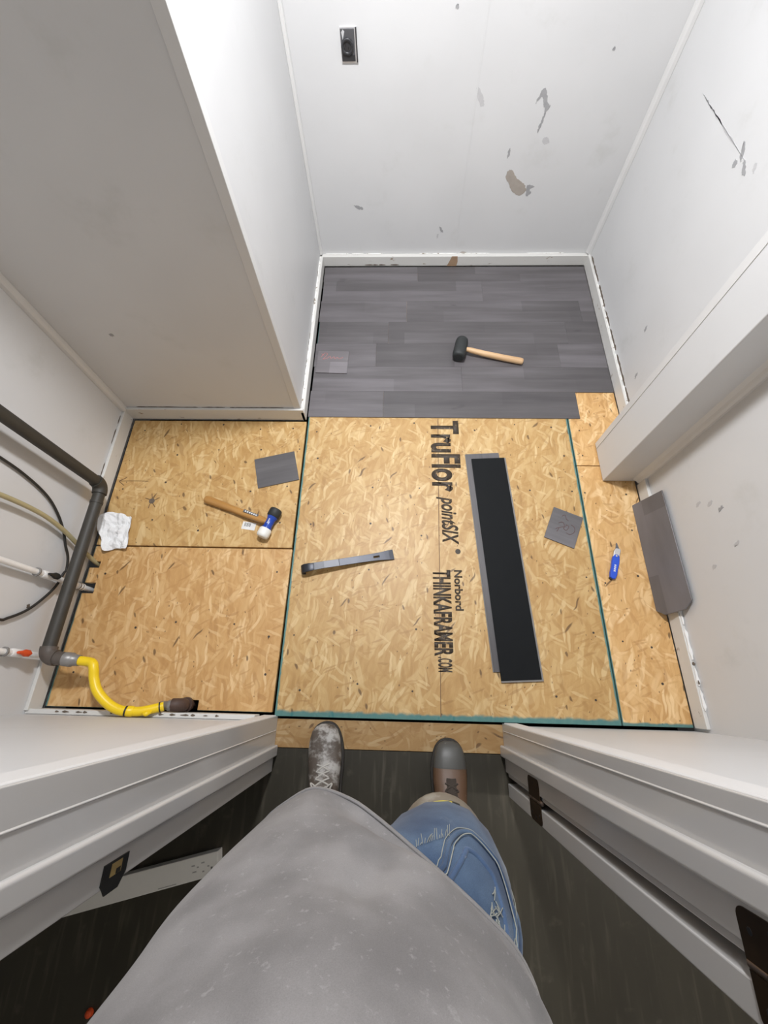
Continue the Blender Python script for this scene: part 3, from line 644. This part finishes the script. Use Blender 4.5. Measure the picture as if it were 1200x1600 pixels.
# flat pry bar
A = Vector((-.372,.437,0)); B = Vector((-.010,.512,0)); ang = math.atan2(B.y-A.y, B.x-A.x); L = (B-A).length
t = thing('pry_bar', 'dark steel flat pry bar with hooked end lying on strand board', 'pry bar', tuple(A), ang)
sec = [(.010,.0035,.034),(.002,.010,.034),(-.001,.020,.034),(.004,.029,.034),(.014,.0345,.034),(.028,.0365,.033),(.05,.0365,.030),(.09,.034,.029),(.15,.028,.029),(.22,.0205,.029),(.275,.0145,.030),(.288,.013,.0315),(.312,.010,.033),(.335,.0075,.037),(.352,.0055,.041),(L,.0045,.043)]
def strip_cells(sec, th, holes, cols=(-1,-.22,.22,1)):
    nc = len(cols); n = len(sec); top = []; bot = []
    for i, (x, z, wd_) in enumerate(sec):
        a = sec[max(i-1,0)]; b_ = sec[min(i+1,n-1)]; d = Vector((b_[0]-a[0],0,b_[1]-a[1])).normalized(); nn = Vector((-d.z,0,d.x))
        hh = th*(.35 if i == n-1 else .6 if i == 0 else 1)
        for cc in cols:
            p = Vector((x, cc*wd_/2, z)); top.append(p+nn*hh/2); bot.append(p-nn*hh/2)
    cells = {(i,j) for i in range(n-1) for j in range(nc-1)} - set(holes); N_ = n*nc; fs = []
    for i, j in cells:
        q = (i*nc+j, (i+1)*nc+j, (i+1)*nc+j+1, i*nc+j+1)
        fs.append(q); fs.append(tuple(N_+k for k in q[::-1]))
        for nb, (a, b_) in (((i-1,j),(q[0],q[3])),((i+1,j),(q[1],q[2])),((i,j-1),(q[0],q[1])),((i,j+1),(q[3],q[2]))):
            if nb not in cells: fs.append((a, b_, N_+b_, N_+a))
    return MB().add(top+bot, fs)
s1, s2 = sec[:7], sec[6:]
o = strip_cells(s1, .0055, []).build('hooked_end', 'darksteel', t, .0008, 2, local=True)
for p in o.data.polygons: p.use_smooth = True
strip_cells(s2[:3], .0055, []).build('shank', 'midsteel', t, .001, 2, local=True)  # shank in a lighter grey than both ends
strip_cells(s2[2:], .0055, [(3,1)]).build('claw_blade', 'darksteel', t, .0008, 2, local=True)
# blue utility knife
t = thing('utility_knife', 'blue folding utility knife with bare blade on strand board', 'knife', (.872,.500,0), math.atan2(.152,.049)-R(90))
hp = [(-.012,-.075),(-.003,-.080),(.008,-.077),(.0125,-.060),(.0125,-.030),(.0145,-.012),(.014,.004),(.012,.020),(.004,.026),(-.007,.024),(-.012,.014),(-.0135,-.004),(-.0125,-.030),(-.014,-.055)]
MB().prism(hp, .0008, .0165).build('handle', 'kblue', t, .0035, 3, local=True)
MB().prism([(-.012,.014),(.012,.016),(.0135,.046),(.010,.054),(-.006,.052),(-.011,.040)], .004, .0145).build('blade_holder', 'steel', t, .0015, 2, local=True)
MB().prism([(-.006,.050),(.010,.052),(-.004,.078),(-.0065,.075)], .0082, .0094).build('blade', 'midsteel', t, local=True)
MB().lathe([(0,.0042),(.0012,.0042),(.0016,.003)], (0,.018,.0160), (0,.018,.03), 14).build('pivot_screw', 'steel', t, local=True)
MB().prism([(-.014,-.077),(-.006,-.083),(-.002,-.080),(-.010,-.070)], .002, .012).build('end_clip', 'blackplastic', t, local=True)
for k in range(4): MB().prism([(-.004,-.020-k*.008),(.003,-.020-k*.008),(.003,-.025-k*.008),(-.004,-.025-k*.008)], .0164, .0169).build('lettering', 'whitepaint', t, local=True)

# ================================================================== pipes and lines at the left wall
PXX, PZ, PRd = -1.202, .134, .0215
t = thing('waste_pipe', 'dark grey pipe running down the left wall and along the floor edge', 'pipe', (PXX,.08,0))
def elbow_path(a, c, b, r_, n=8):
    a, c, b = Vector(a), Vector(c), Vector(b); p0 = c+(a-c).normalized()*r_; p1 = c+(b-c).normalized()*r_
    return [(1-s)**2*p0+2*s*(1-s)*c+s*s*p1 for s in (k/n for k in range(n+1))]
E1, E2 = Vector((PXX,.745,PZ)), Vector((PXX,.080,PZ))
MB().tube([(PXX,.745,PZ+.03),(PXX,.745,ZC)], PRd, 18).build('riser', 'iron', t)
MB().tube([(PXX,.715,PZ),(PXX,.105,PZ)], PRd, 18).build('horizontal_run', 'iron', t)
MB().tube(elbow_path((PXX,.745,PZ+.06), E1, (PXX,.68,PZ), .040), .0265, 18).build('elbow', 'iron', t)
MB().tube(elbow_path((PXX,.14,PZ), E2, (-1.14,.078,PZ-.004), .035), .0270, 18).build('elbow', 'ironfit', t)
MB().tube([(-1.172,.079,PZ-.002),(-1.128,.0755,PZ-.006)], .0225, 18).build('outlet_stub', 'ironfit', t)
MB().lathe([(0,.0235),(.026,.0235),(.028,.020),(.052,.018)], (-1.138,.076,PZ-.005), (-1.05,.070,PZ-.012), 18).build('coupling', 'galv', t)
MB().tube([(PXX,.672,PZ),(PXX,.662,PZ)], .0235, 18).build('collar', 'iron', t)
# yellow gas hose
t = thing('gas_hose', 'yellow coated flexible gas hose looping from pipe to floor fitting', 'hose', (-1.0,.03,0))
MB().tube([(-1.092,.0725,PZ-.008),(-1.055,.069,PZ-.012),(-1.038,.062,PZ-.010),(-1.030,.046,PZ-.010),(-1.022,.015,PZ-.014),(-1.000,-.024,.117),(-.960,-.060,.108),(-.920,-.079,.100),(-.882,-.0825,.092)], .0155, 14, True, 6).build('hose_body', 'yellow', t)
MB().lathe([(0,.0170),(.016,.0170),(.018,.0155)], (-.895,-.0820,.0945), (-.86,-.0825,.085), 14).build('end_sleeve', 'yellow', t)
MB().tube([(-.890,-.0822,.0930),(-.855,-.0815,.086),(-.815,-.072,.073),(-.790,-.065,.064)], .0150, 14, True, 5).build('hose_tail', 'yellow', t)
MB().tube([(-.842,-.086,.094),(-.828,-.088,.098),(-.818,-.082,.086)], [.004,.009,.004], 8, True, 4).build('warning_tag', 'yellow', t)
for p, q in (((-.902,-.0812,.0965),(-.897,-.0818,.0952)),((-.803,-.0682,.0685),(-.799,-.0672,.0672))): MB().tube([p,q], .0166, 14).build('black_band', 'blackplastic', t)
# rusty fitting through the floor
t = thing('floor_fitting', 'rusty brown gas fitting rising through a notch in the strand board', 'pipe fitting', (-.738,-.062,0))
MB().tube([(-.738,-.060,-.16),(-.738,-.060,.030)], .0165, 14).build('stub_pipe', 'rust', t)
MB().tube(elbow_path((-.738,-.060,.0), (-.738,-.060,.056), (-.80,-.062,.062), .028), .0215, 14).build('elbow', 'rust', t)
MB().lathe([(0,.0185),(.010,.0185),(.012,.015),(.034,.014)], (-.768,-.0615,.0575), (-.83,-.064,.066), 6).build('flare_nut', 'galv', t)
MB().lathe([(0,.0245),(.014,.0245)], (-.738,-.060,.004), (-.738,-.060,.05), 16).build('collar', 'rust', t)
# white supply lines with valves
def supply(y, zv, col, label, off):
    x = -1.2440+off
    t = thing('supply_pipe', label, 'pipe', (x,y,0), group='white water supply lines')
    MB().tube([(x,y,-.15),(x,y,ZC)], .0100, 14).build('riser', 'pvc', t)
    MB().lathe([(0,.0135),(.030,.0135),(.032,.0118)], (x,y,.012), (x,y,.1), 14).build('floor_coupling', 'pvc', t)
    for zz in (.022, .036): MB().lathe([(0,.0150),(.004,.0150)], (x,y,zz), (x,y,zz+.1), 14).build('clamp_ring', 'galv', t)
    MB().lathe([(0,.0118),(.004,.0135),(.040,.0135),(.044,.0118)], (x,y,zv-.01), (x,y,zv+.2), 14).build('valve_body', 'pvc', t)
    MB().lathe([(0,.0155),(.005,.0155)], (x,y,zv+.055), (x,y,zv+.2), 14).build('clamp_ring', 'galv', t)
    hd = MB().lathe([(0,.006),(.010,.006),(.011,.010),(.016,.010)], (x+.008,y,zv), (x+.08,y,zv), 12).build('valve_stem', col, t)
    MB().loft([[Vector((x+.0225+math.cos(a)*.006, y+.001+math.sin(a)*wd_, zv+dz)) for a in (2*math.pi*k/10 for k in range(10))] for dz, wd_ in ((-.020,.004),(-.014,.011),(.004,.012),(.014,.007),(.030,.004))]).build('valve_handle', col, t)
    return t
supply(.352, .186, 'blackplastic', 'white supply pipe with black valve handle, crossing behind the grey pipe', 0)
supply(.087, .200, 'red', 'white supply pipe with red valve handle near the corner', 0)
# black cable and tan tube hanging on the wall
t = thing('black_cable', 'thin black cable looping down the left wall behind the pipe', 'cable', (-1.25,.4,0))
MB().tube([(-1.2625,.665,1.09),(-1.2625,.662,.75),(-1.2625,.655,.515),(-1.2625,.645,.40),(-1.2625,.620,.295),(-1.2625,.580,.225),(-1.2625,.530,.172),(-1.2625,.485,.142),(-1.2625,.447,.112),(-1.2625,.400,.098),(-1.2625,.352+.03,.106),(-1.2625,.318,.128),(-1.2625,.235,.198),(-1.2625,.190,.27),(-1.2625,.180,.31),(-1.2625,.176,.5),(-1.2625,.176,1.09)], .0046, 8, True, 6).build('cable_run', 'cable', t)
for yy in (.665,.176): MB().box(-1.2715,-1.252,yy-.02,yy+.02,1.07,1.13).build('cable_plate', 'pvc', t, .003)
t = thing('tan_tube', 'tan translucent tube curving down the left wall into a floor notch', 'tube', (-1.23,.47,0))
MB().tube([(-1.246,.500,.98),(-1.244,.520,.62),(-1.243,.539,.460),(-1.242,.542,.315),(-1.242,.526,.205),(-1.242,.500,.115),(-1.238,.470,.03),(-1.232,.450,-.05),(-1.232,.448,-.14)], .0085, 10, True, 8).build('tube_run', 'tan', t)
MB().box(-1.2715,-1.232,.478,.522,.955,1.02).build('tube_plate', 'pvc', t, .003)
# crumpled paper
t = thing('crumpled_paper', 'crumpled white paper towel on the floor beside the grey pipe', 'paper', (-1.18,.590,0))
outl = catmull([Vector(p+(0,)) for p in ((-1.243,.655),(-1.205,.672),(-1.160,.668),(-1.150,.660),(-1.128,.655),(-1.118,.585),(-1.106,.520),(-1.125,.514),(-1.160,.515),(-1.196,.502),(-1.205,.518),(-1.222,.560),(-1.248,.600))], 3, True)
cx, cy = -1.175, .588; rings = []
for k in range(9):
    f = 1-k/8*.97; ring = []
    for p in outl:
        x, y = cx+(p.x-cx)*f, cy+(p.y-cy)*f
        q = mnoise.noise(Vector((x*26,y*26,1.7)))*.014+mnoise.noise(Vector((x*60,y*60,4.2)))*.011
        ring.append(Vector((x, y, max(.0012, .014+.016*max(0,(-1.17-x)/.06)*min(1,f*1.2)+q))))
    rings.append(ring)
o = MB().loft(rings, False, True, False).build('paper_sheet', 'paper', t)
md = o.modifiers.new('solid', 'SOLIDIFY'); md.thickness = .0006; md.offset = -1

# ================================================================== hallway things
d = Vector((-.537+.916, -.469+.560, 0)); 
t = thing('flooring_carton', 'long white carton with printed end lying on the dark hallway floor', 'carton', (-.70,-.54,-.012), math.atan2(.1195,.378)-R(3))
MB().prism([(-.50,-.030),(.166,-.030),(.170,.029),(-.50,.034)], .0004, .040).build('carton_body', 'carton', t, .002, 2, local=True)
for x, w_, yy in ((.088,.010,.006),(.104,.006,.0),(.118,.010,.008),(.136,.006,-.004),(.090,.012,-.010),(.120,.006,-.014)):
    MB().prism([(x,yy),(x+w_,yy),(x+w_,yy+.0035),(x,yy+.0035)], .0400, .0404).build('small_print', 'chipgrey', t, local=True)
MB().prism([(.146,-.016),(.152,-.016),(.152,-.006),(.146,-.006)], .0400, .0404).build('small_print', 'print', t, local=True)
MB().prism([(-.015,-.026),(.040,-.026),(.040,-.024),(-.015,-.024)], .0400, .0404).build('small_print', 'chipgrey', t, local=True)

t = thing('red_cap', 'small red plastic cap on the dark hallway floor left of the person', 'cap', (-.855,-.862,-.012))
MB().lathe([(0,.0095),(.010,.0092),(.013,.007),(.014,.002)], (-.855,-.862,-.0115), (-.855,-.862,.1), 18).build('cap_body', 'red', t)
MB().lathe([(0,.0105),(.003,.0105)], (-.855,-.862,-.0115), (-.855,-.862,.1), 18).build('cap_rim', 'red', t)

# ================================================================== the photographer
P = thing('person', 'person in grey shirt, blue jeans and work boots standing in the doorway', 'person', (-.03,-.30,-.011))
FZ = -.0115
def skin_mesh(verts, edges, radii, root, sub=2):
    me = bpy.data.meshes.new('tmp'); me.from_pydata(verts, edges, []); o = bpy.data.objects.new('tmp', me); COL.objects.link(o)
    md = o.modifiers.new('skin', 'SKIN'); md.use_smooth_shade = True
    for v, r_, i in zip(me.skin_vertices[0].data, radii, range(99)):
        v.radius = r_ if isinstance(r_, tuple) else (r_, r_); v.use_root = (i == root)
    o.modifiers.new('sub', 'SUBSURF').levels = sub; o.modifiers['sub'].render_levels = sub
    dg = bpy.context.evaluated_depsgraph_get(); dg.update()
    m2 = bpy.data.meshes.new_from_object(o.evaluated_get(dg)); bpy.data.objects.remove(o); return m2
def attach(me, name, mat, parent):
    me.transform(world_of(parent).inverted()); me.materials.clear(); me.materials.append(M[mat])
    for p in me.polygons: p.use_smooth = True
    o = bpy.data.objects.new(name, me); COL.objects.link(o); o.parent = parent; return o
# jeans
jv = [(-.06,-.355,.98),(-.06,-.350,.90),(-.175,-.345,.80),(-.190,-.320,.66),(-.200,-.310,.50),(-.212,-.345,.30),(-.215,-.370,.17),
      (.064,-.318,.82),(.092,-.300,.69),(.114,-.318,.50),(.155,-.355,.30),(.178,-.372,.17)]
je = [(0,1),(1,2),(2,3),(3,4),(4,5),(5,6),(1,7),(7,8),(8,9),(9,10),(10,11)]
jr = [(.160,.125),(.190,.150),.135,.118,.090,.078,.074,.150,.136,.092,.078,.074]
jo = attach(skin_mesh(jv, je, jr, 1), 'jeans', 'denim', P)
# shirt: hem outline rises from the front left to the right hip
hem = [(-.134,-.153,.800),(-.068,-.166,.825),(-.003,-.197,.864),(.068,-.237,.908),(.112,-.263,.930),(.143,-.288,.942),(.164,-.325,.945),(.172,-.38,.935),(.13,-.465,.91),
       (.02,-.525,.88),(-.10,-.53,.85),(-.22,-.50,.83),(-.30,-.44,.82),(-.318,-.375,.82),(-.297,-.325,.82),(-.262,-.272,.812),(-.232,-.228,.806),(-.192,-.182,.80)]
K = 5; hem = catmull([Vector(p) for p in hem], K, True); N_ = len(hem)
def ell(cx, cy, z, a, b_, k0=0, pw=1.0):
    out = []
    for i, p in enumerate(hem):   # same bearing as the hem point
        th = math.atan2((p.y+.335)/.19, (p.x+.065)/.24)
        out.append(Vector((cx+a*math.copysign(abs(math.cos(th))**pw, math.cos(th)), cy+b_*math.copysign(abs(math.sin(th))**pw, math.sin(th)), z)))
    return out
key = [(1.06,(-.066,-.338,1.06,.222,.148)),(1.25,(-.062,-.350,1.25,.222,.135)),(1.38,(-.060,-.358,1.38,.215,.120)),(1.445,(-.058,-.355,1.445,.170,.095)),(1.475,(-.055,-.350,1.475,.085,.075)),(1.490,(-.052,-.345,1.49,.068,.066))]
rings = []
def wob(p, amt):
    n_ = mnoise.noise(Vector((p.x*7,p.y*7,p.z*5)))*amt+mnoise.noise(Vector((p.x*19,p.y*19,p.z*9+3)))*amt*.35
    c0 = Vector((-.065,-.335,p.z)); dd = (p-c0); return p+dd.normalized()*n_ if dd.length > 1e-4 else p
e106 = ell(*key[0][1])
inner = [p+(Vector((-.065,-.335,p.z))-p).normalized()*.010+Vector((0,0,.010)) for p in hem]
for k in range(13):
    f = k/12; g = f*f*(3-2*f)*.6+f*.4
    ring = []
    for p, q in zip(hem, e106):
        v = p.lerp(q, g); v.z = p.z+(q.z-p.z)*f
        bul = math.sin(f*math.pi)*.010
        v += (v-Vector((-.065,-.335,v.z))).normalized()*bul
        hz = v.z-p.z; wr2 = max(0, min(1, (p.x+.12)/.10))*max(0, min(1, (p.y+.40)/.10))
        v += (v-Vector((-.065,-.335,v.z))).normalized()*wr2*(.011*math.exp(-(hz/.018)**2)-.014*math.exp(-((hz-.048)/.02)**2)+.009*math.exp(-((hz-.10)/.035)**2))
        v.y -= .014*math.exp(-((v.x+.02+.25*(v.z-1.0))/.022)**2)*max(0, min(1, (f-.35)/.3))*(1 if v.y > -.33 else 0)
        ring.append(wob(v, .006+.006*f))
    rings.append(ring)
prev = key[0][1]
for z_, prm in key[1:]:
    st = max(2, int((z_-prev[2])/.03))
    for k in range(1, st+1):
        f = k/st; pr = [a+(b_-a)*f for a, b_ in zip(prev, prm)]
        rings.append([wob(v, .012) for v in ell(*pr)])
    prev = prm
sh = MB().loft(rings, False, False).build('shirt', 'shirt', P)
md = sh.modifiers.new('solid', 'SOLIDIFY'); md.thickness = .004; md.offset = -1
md = sh.modifiers.new('sub', 'SUBSURF'); md.levels = 1; md.render_levels = 1
hemring = rings[0]
band = MB().loft([[p+(p-Vector((-.065,-.335,p.z))).normalized()*.0016+Vector((0,0,dz)) for p in hemring] for dz in (-.001,.004,.009)], False, False).build('hem_band', 'shirthem', sh)
md = band.modifiers.new('solid', 'SOLIDIFY'); md.thickness = .0035; md.offset = -1
# sleeves reach forward and up, the hands hold the camera above the frame
for s in (-1, 1):
    sx = -.058+s*.190; hx = s*.070
    MB().tube([(sx-s*.05,-.352,1.405),(sx+s*.04,-.335,1.375),(sx+s*.10,-.325,1.30),(sx+s*.115,-.300,1.27),(sx+s*.06,-.260,1.36),(hx+s*.09,-.215,1.48),(hx+s*.05,-.175,1.565)], [.080,.072,.060,.056,.052,.044,.036], 16, True, 5).build('sleeve', 'shirt', sh)
# body: head, neck, trunk, arms and hands as one mesh
bv, be, brad = [], [], []
def bn(p, r_, par=None):
    bv.append(p); brad.append(r_)
    if par is not None: be.append((par, len(bv)-1))
    return len(bv)-1
pel = bn((-.06,-.350,.95), (.13,.09)); che = bn((-.06,-.355,1.30), (.15,.085), pel); nk = bn((-.055,-.345,1.46), .052, che)
nk2 = bn((-.052,-.325,1.535), .050, nk); h1 = bn((-.052,-.310,1.60), (.068,.078), nk2); h2 = bn((-.052,-.300,1.67), (.074,.086), h1); h3 = bn((-.052,-.310,1.735), (.055,.065), h2)
for s in (-1, 1):
    sx = -.058+s*.190; hx = s*.070
    a = bn((sx-s*.02,-.350,1.395), .050, che); a = bn((sx+s*.10,-.325,1.295), .040, a); a = bn((hx+s*.08,-.205,1.50), .032, a); wri = bn((hx+s*.045,-.165,1.585), .024, a)
    pal = bn((hx+s*.020,-.140,1.645), (.026,.014), wri)
    for q, (dx, dy, dz, ln) in enumerate(((-.45,.75,.10,.052),(-.45,.45,.45,.060),(-.45,.15,.70,.058),(-.45,-.10,.80,.046))):
        d_ = Vector((s*dx,dy,dz)).normalized(); p0 = Vector(bv[pal])
        k0 = bn(tuple(p0+d_*.032), .0085, pal); k1 = bn(tuple(p0+d_*.032+Vector((-s*.5,.1,.15)).normalized()*ln*.45), .008, k0); bn(tuple(p0+d_*.030+Vector((-s*.7,-.3,.1)).normalized()*ln*.9), .0068, k1)
    th = bn(tuple(Vector(bv[wri])+Vector((-s*.030,.012,.020))), .0105, wri); bn(tuple(Vector(bv[wri])+Vector((-s*.048,.024,.052))), .0085, th)
body = attach(skin_mesh(bv, be, brad, 0), 'body', 'skin', P)
hc = Vector((-.052,-.318,1.668)); rr = []
for k in range(9):
    ph = k/8*R(105); rr.append([hc+Vector((math.sin(ph)*.083*math.cos(a), math.sin(ph)*.098*math.sin(a)-.006, math.cos(ph)*.105-(.03 if math.sin(a) < 0 else -.02)*math.sin(ph))) for a in (2*math.pi*q/20 for q in range(20))])
MB().loft(rr, True, True).build('hair', 'hair', P)
fc = Vector((-.052,-.212,1.648))
MB().loft([[fc+Vector((math.cos(a)*wd_, y_+math.sin(a)*.004, z_)) for a in (2*math.pi*q/10 for q in range(10))] for y_, z_, wd_ in ((-.004,.030,.004),(.004,.012,.007),(.012,-.002,.011),(.002,-.010,.009))]).build('nose', 'skin', body)
for s in (-1, 1):
    MB().lathe([(0,.004),(.003,.010),(.006,.008),(.008,.002)], fc+Vector((s*.030,-.010,.022)), fc+Vector((s*.030,.03,.022)), 12).build('eye', 'whitepaint', body)
    MB().loft([[hc+Vector((s*(.074+t_*.012), .012+math.cos(a)*.014*sc_, -.030+math.sin(a)*.028*sc_)) for a in (2*math.pi*q/12 for q in range(12))] for t_, sc_ in ((0,.7),(.6,1),(1,.8))]).build('ear', 'skin', body)
MB().loft([[fc+Vector((math.cos(a)*.022*q_, -.004+q2, -.038+math.sin(a)*.006*q_)) for a in (2*math.pi*q/12 for q in range(12))] for q_, q2 in ((1,0),(.7,.006),(.2,.008))]).build('mouth', plain('lips', (.40,.20,.16), .5), body)
# right front pocket with stitching and frayed threads
def on_jeans(px, py, pz): return Vector((px,py,pz))
jeans_bvh = None
from mathutils.bvhtree import BVHTree
jm = jo.data; jeans_bvh = BVHTree.FromPolygons([world_of(jo) @ v.co for v in jm.vertices], [tuple(p.vertices) for p in jm.polygons])
def snap(p, lift=.003):
    loc, nor, _, _ = jeans_bvh.find_nearest(Vector(p)); return loc+nor*lift
def seam(pts, r_, mat, name, k=8, lift=.002):
    return MB().tube([snap(p, lift) for p in catmull([Vector(p) for p in pts], k)], r_, 8).build(name, mat, jo)
seam([(.045,-.225,.975),(.075,-.210,.90),(.092,-.200,.84),(.115,-.205,.800),(.150,-.225,.790),(.182,-.265,.815),(.200,-.315,.880),(.200,-.36,.95)], .0040, 'denim', 'pocket_edge', 10)
seam([(.052,-.225,.975),(.082,-.210,.90),(.099,-.200,.845),(.119,-.205,.808),(.148,-.225,.799),(.176,-.262,.823),(.194,-.312,.885)], .0009, 'thread', 'stitching', 10, lift=.0050)
seam([(.038,-.225,.975),(.068,-.210,.90),(.085,-.200,.835),(.111,-.205,.790),(.152,-.225,.780),(.188,-.268,.808),(.206,-.318,.878)], .0008, 'thread', 'stitching', 10, lift=.0022)
seam([(.070,-.22,.97),(.098,-.205,.895),(.118,-.207,.845),(.145,-.222,.832),(.168,-.258,.850),(.182,-.31,.91),(.18,-.35,.96)], .0045, 'denimdark', 'pocket_lining', 10, lift=-.0010)
seam([(.215,-.330,.97),(.215,-.330,.85),(.212,-.330,.75),(.205,-.330,.62),(.20,-.33,.45)], .0030, 'denim', 'side_seam')
seam([(.208,-.305,.97),(.208,-.305,.85),(.204,-.305,.75),(.198,-.305,.62)], .0008, 'thread', 'stitching', lift=.002)
mb = MB(); rnd = random.Random(9)
for k in range(26):
    a0 = Vector((.150+rnd.uniform(0,.045), -.24-rnd.uniform(0,.05), .90+rnd.uniform(-.02,.03)))
    a = snap(a0, .002); b_ = snap(a0+Vector((rnd.uniform(-.012,.012), rnd.uniform(-.012,.012), rnd.uniform(-.02,.02))), .003); mb.tube([a,a.lerp(b_,.5)+Vector((0,0,.002)),b_], .0007, 5)
tag(mb.build('frayed_threads', 'thread', jo), kind='stuff')
rnd = random.Random(3)
mb = MB()
for k in range(16):
    x = .038+k*.0036; z_ = .870-k*.003
    a = snap((x,-.2,z_), .003); b_ = snap((x+rnd.uniform(-.004,.004),-.2,z_-rnd.uniform(.008,.034)), .003); mb.tube([a,a.lerp(b_,.5)+Vector((0,.001,0)),b_], .0005, 5)
tag(mb.build('frayed_threads', 'thread', jo), kind='stuff')
# knee pad on the right knee
kc = Vector((.112,-.330,.50)); rr = []
for k in range(8):
    zf = k/7; zz = .40+.17*zf; rad = .088+.018*math.sin(zf*math.pi)
    rr.append([Vector((kc.x+math.cos(a)*rad*.92, kc.y+math.sin(a)*rad*1.02+.004, zz)) for a in (R(10)+R(160)*q/16 for q in range(17))])
kp = MB().loft(rr, False, False, True, False).build('knee_pad', 'kneepad', P)
md = kp.modifiers.new('solid', 'SOLIDIFY'); md.thickness = .010; md.offset = 0
def arc_at(zz, rad, a0, a1, n): return [Vector((kc.x+math.cos(R(a0+(a1-a0)*q/n))*rad*.92, kc.y+math.sin(R(a0+(a1-a0)*q/n))*rad*1.02+.004, zz)) for q in range(n+1)]
MB().tube(arc_at(.572,.088,5,175,24), .0065, 8).build('rim', 'rubber', kp)
MB().tube(arc_at(.545,.1045,80,125,8), .0050, 6).build('yellow_logo', 'yellowmark', kp)
MB().tube(arc_at(.540,.1035,70,84,4)+[], .0060, 6).build('logo_backing', 'rubber', kp)
MB().tube(arc_at(.47,.092,170,370,24), .012, 8).build('strap', 'rubber', kp)
# boots
def boot(tx, ty, rz, mat, toe_mat, lace, label):
    m = Matrix.Translation((tx, ty, FZ)) @ Matrix.Rotation(rz, 4, 'Z')
    def ringU(y, w_, z0_, z1_, dx=0, n=20, fl_=.0):
        out = []
        for q in range(n):
            a = 2*math.pi*q/n; cx_, sz = math.cos(a), math.sin(a)
            x = dx+w_*math.copysign(abs(cx_)**(.75), cx_); zc_, hz = (z0_+z1_)/2, (z1_-z0_)/2
            out.append(m @ Vector((x, y, zc_+hz*math.copysign(abs(sz)**.8, sz))))
        return out
    up = [(-.004,.014,.022,.044),(-.010,.030,.020,.056),(-.024,.043,.020,.066),(-.048,.0505,.020,.074),(-.080,.0545,.020,.079)]
    mid = [(-.080,.0545,.020,.079),(-.110,.0550,.020,.088),(-.140,.052,.020,.102),(-.168,.049,.020,.122),(-.195,.046,.020,.142),(-.215,.045,.020,.155),(-.250,.044,.020,.158),(-.285,.041,.020,.155),(-.300,.034,.020,.145),(-.306,.022,.022,.13)]
    bo = MB().loft([ringU(*s_) for s_ in mid]).build('boot', mat, P)
    if label: tag(bo, label)
    MB().loft([ringU(y, w_*1.012, z0_, z1_*1.01) for y, w_, z0_, z1_ in up]).build('toe_cap', toe_mat, bo)
    MB().loft([[m @ Vector((math.cos(a)*w_, yc+math.sin(a)*ln, z_)) for a in (2*math.pi*q/18 for q in range(18))] for z_, yc, w_, ln in ((.10,-.245,.047,.062),(.15,-.245,.049,.063),(.20,-.25,.051,.062),(.235,-.255,.054,.063))]).build('shaft', mat, bo)
    outl = catmull([Vector((x,y,0)) for x, y in ((0,.003),(.030,-.006),(.050,-.035),(.060,-.085),(.058,-.13),(.050,-.19),(.047,-.26),(.036,-.305),(0,-.316),(-.036,-.305),(-.047,-.26),(-.050,-.19),(-.058,-.13),(-.060,-.085),(-.050,-.035),(-.030,-.006))], 3, True)
    MB().prism([(p.x,p.y) for p in outl], .0005, .026, m).build('sole', 'sole', bo, .003, 2)
    for k, (y, z_) in enumerate(((-.118,.094),(-.136,.103),(-.154,.115),(-.172,.128),(-.190,.141))):
        w_ = .020+.001*k
        for sg in (-1, 1):
            MB().tube([m @ Vector((sg*w_, y, z_-.004)), m @ Vector((0, y-.006, z_+.004)), m @ Vector((-sg*w_*.9, y-.016, z_+.006))], .0028, 6, True, 4).build('lace', lace, bo)
    MB().loft([[m @ Vector((x_, y, z_+dz)) for x_, dz in ((-.017,0),(-.009,.005),(0,.007),(.009,.005),(.017,0))] for y, z_ in ((-.104,.084),(-.13,.095),(-.16,.114),(-.19,.137))], False, False, True, False).build('tongue', 'lace' if lace == 'lace' else mat, bo)
    loop = [m @ Vector(p) for p in ((0,-.192,.146),(.022,-.182,.150),(.034,-.165,.138),(.018,-.172,.140),(0,-.190,.148),(-.020,-.178,.150),(-.032,-.160,.136),(-.014,-.172,.141),(0,-.190,.148))]
    MB().tube(loop, .0026, 6, True, 5).build('lace_bow', lace, bo)
boot(-.235, -.103, R(5), 'bootL', 'bootL', 'laceL', 'brown work boot splashed with pale plaster')
boot(.187, -.144, R(-1), 'bootR', 'toe', 'lace', 'brown leather work boot with dark scuffed toe cap')

# ================================================================== ceiling lamp (above the frame)
t = thing('ceiling_lamp', 'round white flush ceiling lamp above the middle of the room', 'lamp', (LAMP[0],LAMP[1],ZC))
MB().lathe([(0,.135),(.030,.135),(.038,.128),(.038,.108),(.030,.106)], (LAMP[0],LAMP[1],ZC), (LAMP[0],LAMP[1],ZC-.2), 32).build('lamp_rim', 'trim', t)
t = thing('added_wall_lamp', 'small unseen wall lamp added in the hallway to light its floor', 'lamp', (HALL_LIGHT[0],YH,HALL_LIGHT[2]))  # fixture made up to carry the added hall light
MB().lathe([(0,.045),(.012,.045),(.018,.030)], (HALL_LIGHT[0],YH,HALL_LIGHT[2]-.08), (HALL_LIGHT[0],YH-.2,HALL_LIGHT[2]-.08), 20).build('added_lamp_base', 'trim', t)
MB().tube([(HALL_LIGHT[0],YH-.01,HALL_LIGHT[2]-.08),(HALL_LIGHT[0],HALL_LIGHT[1],HALL_LIGHT[2]-.09),(HALL_LIGHT[0],HALL_LIGHT[1],HALL_LIGHT[2]-.055)], .012, 10, True, 5).build('added_lamp_arm', 'galv', t)
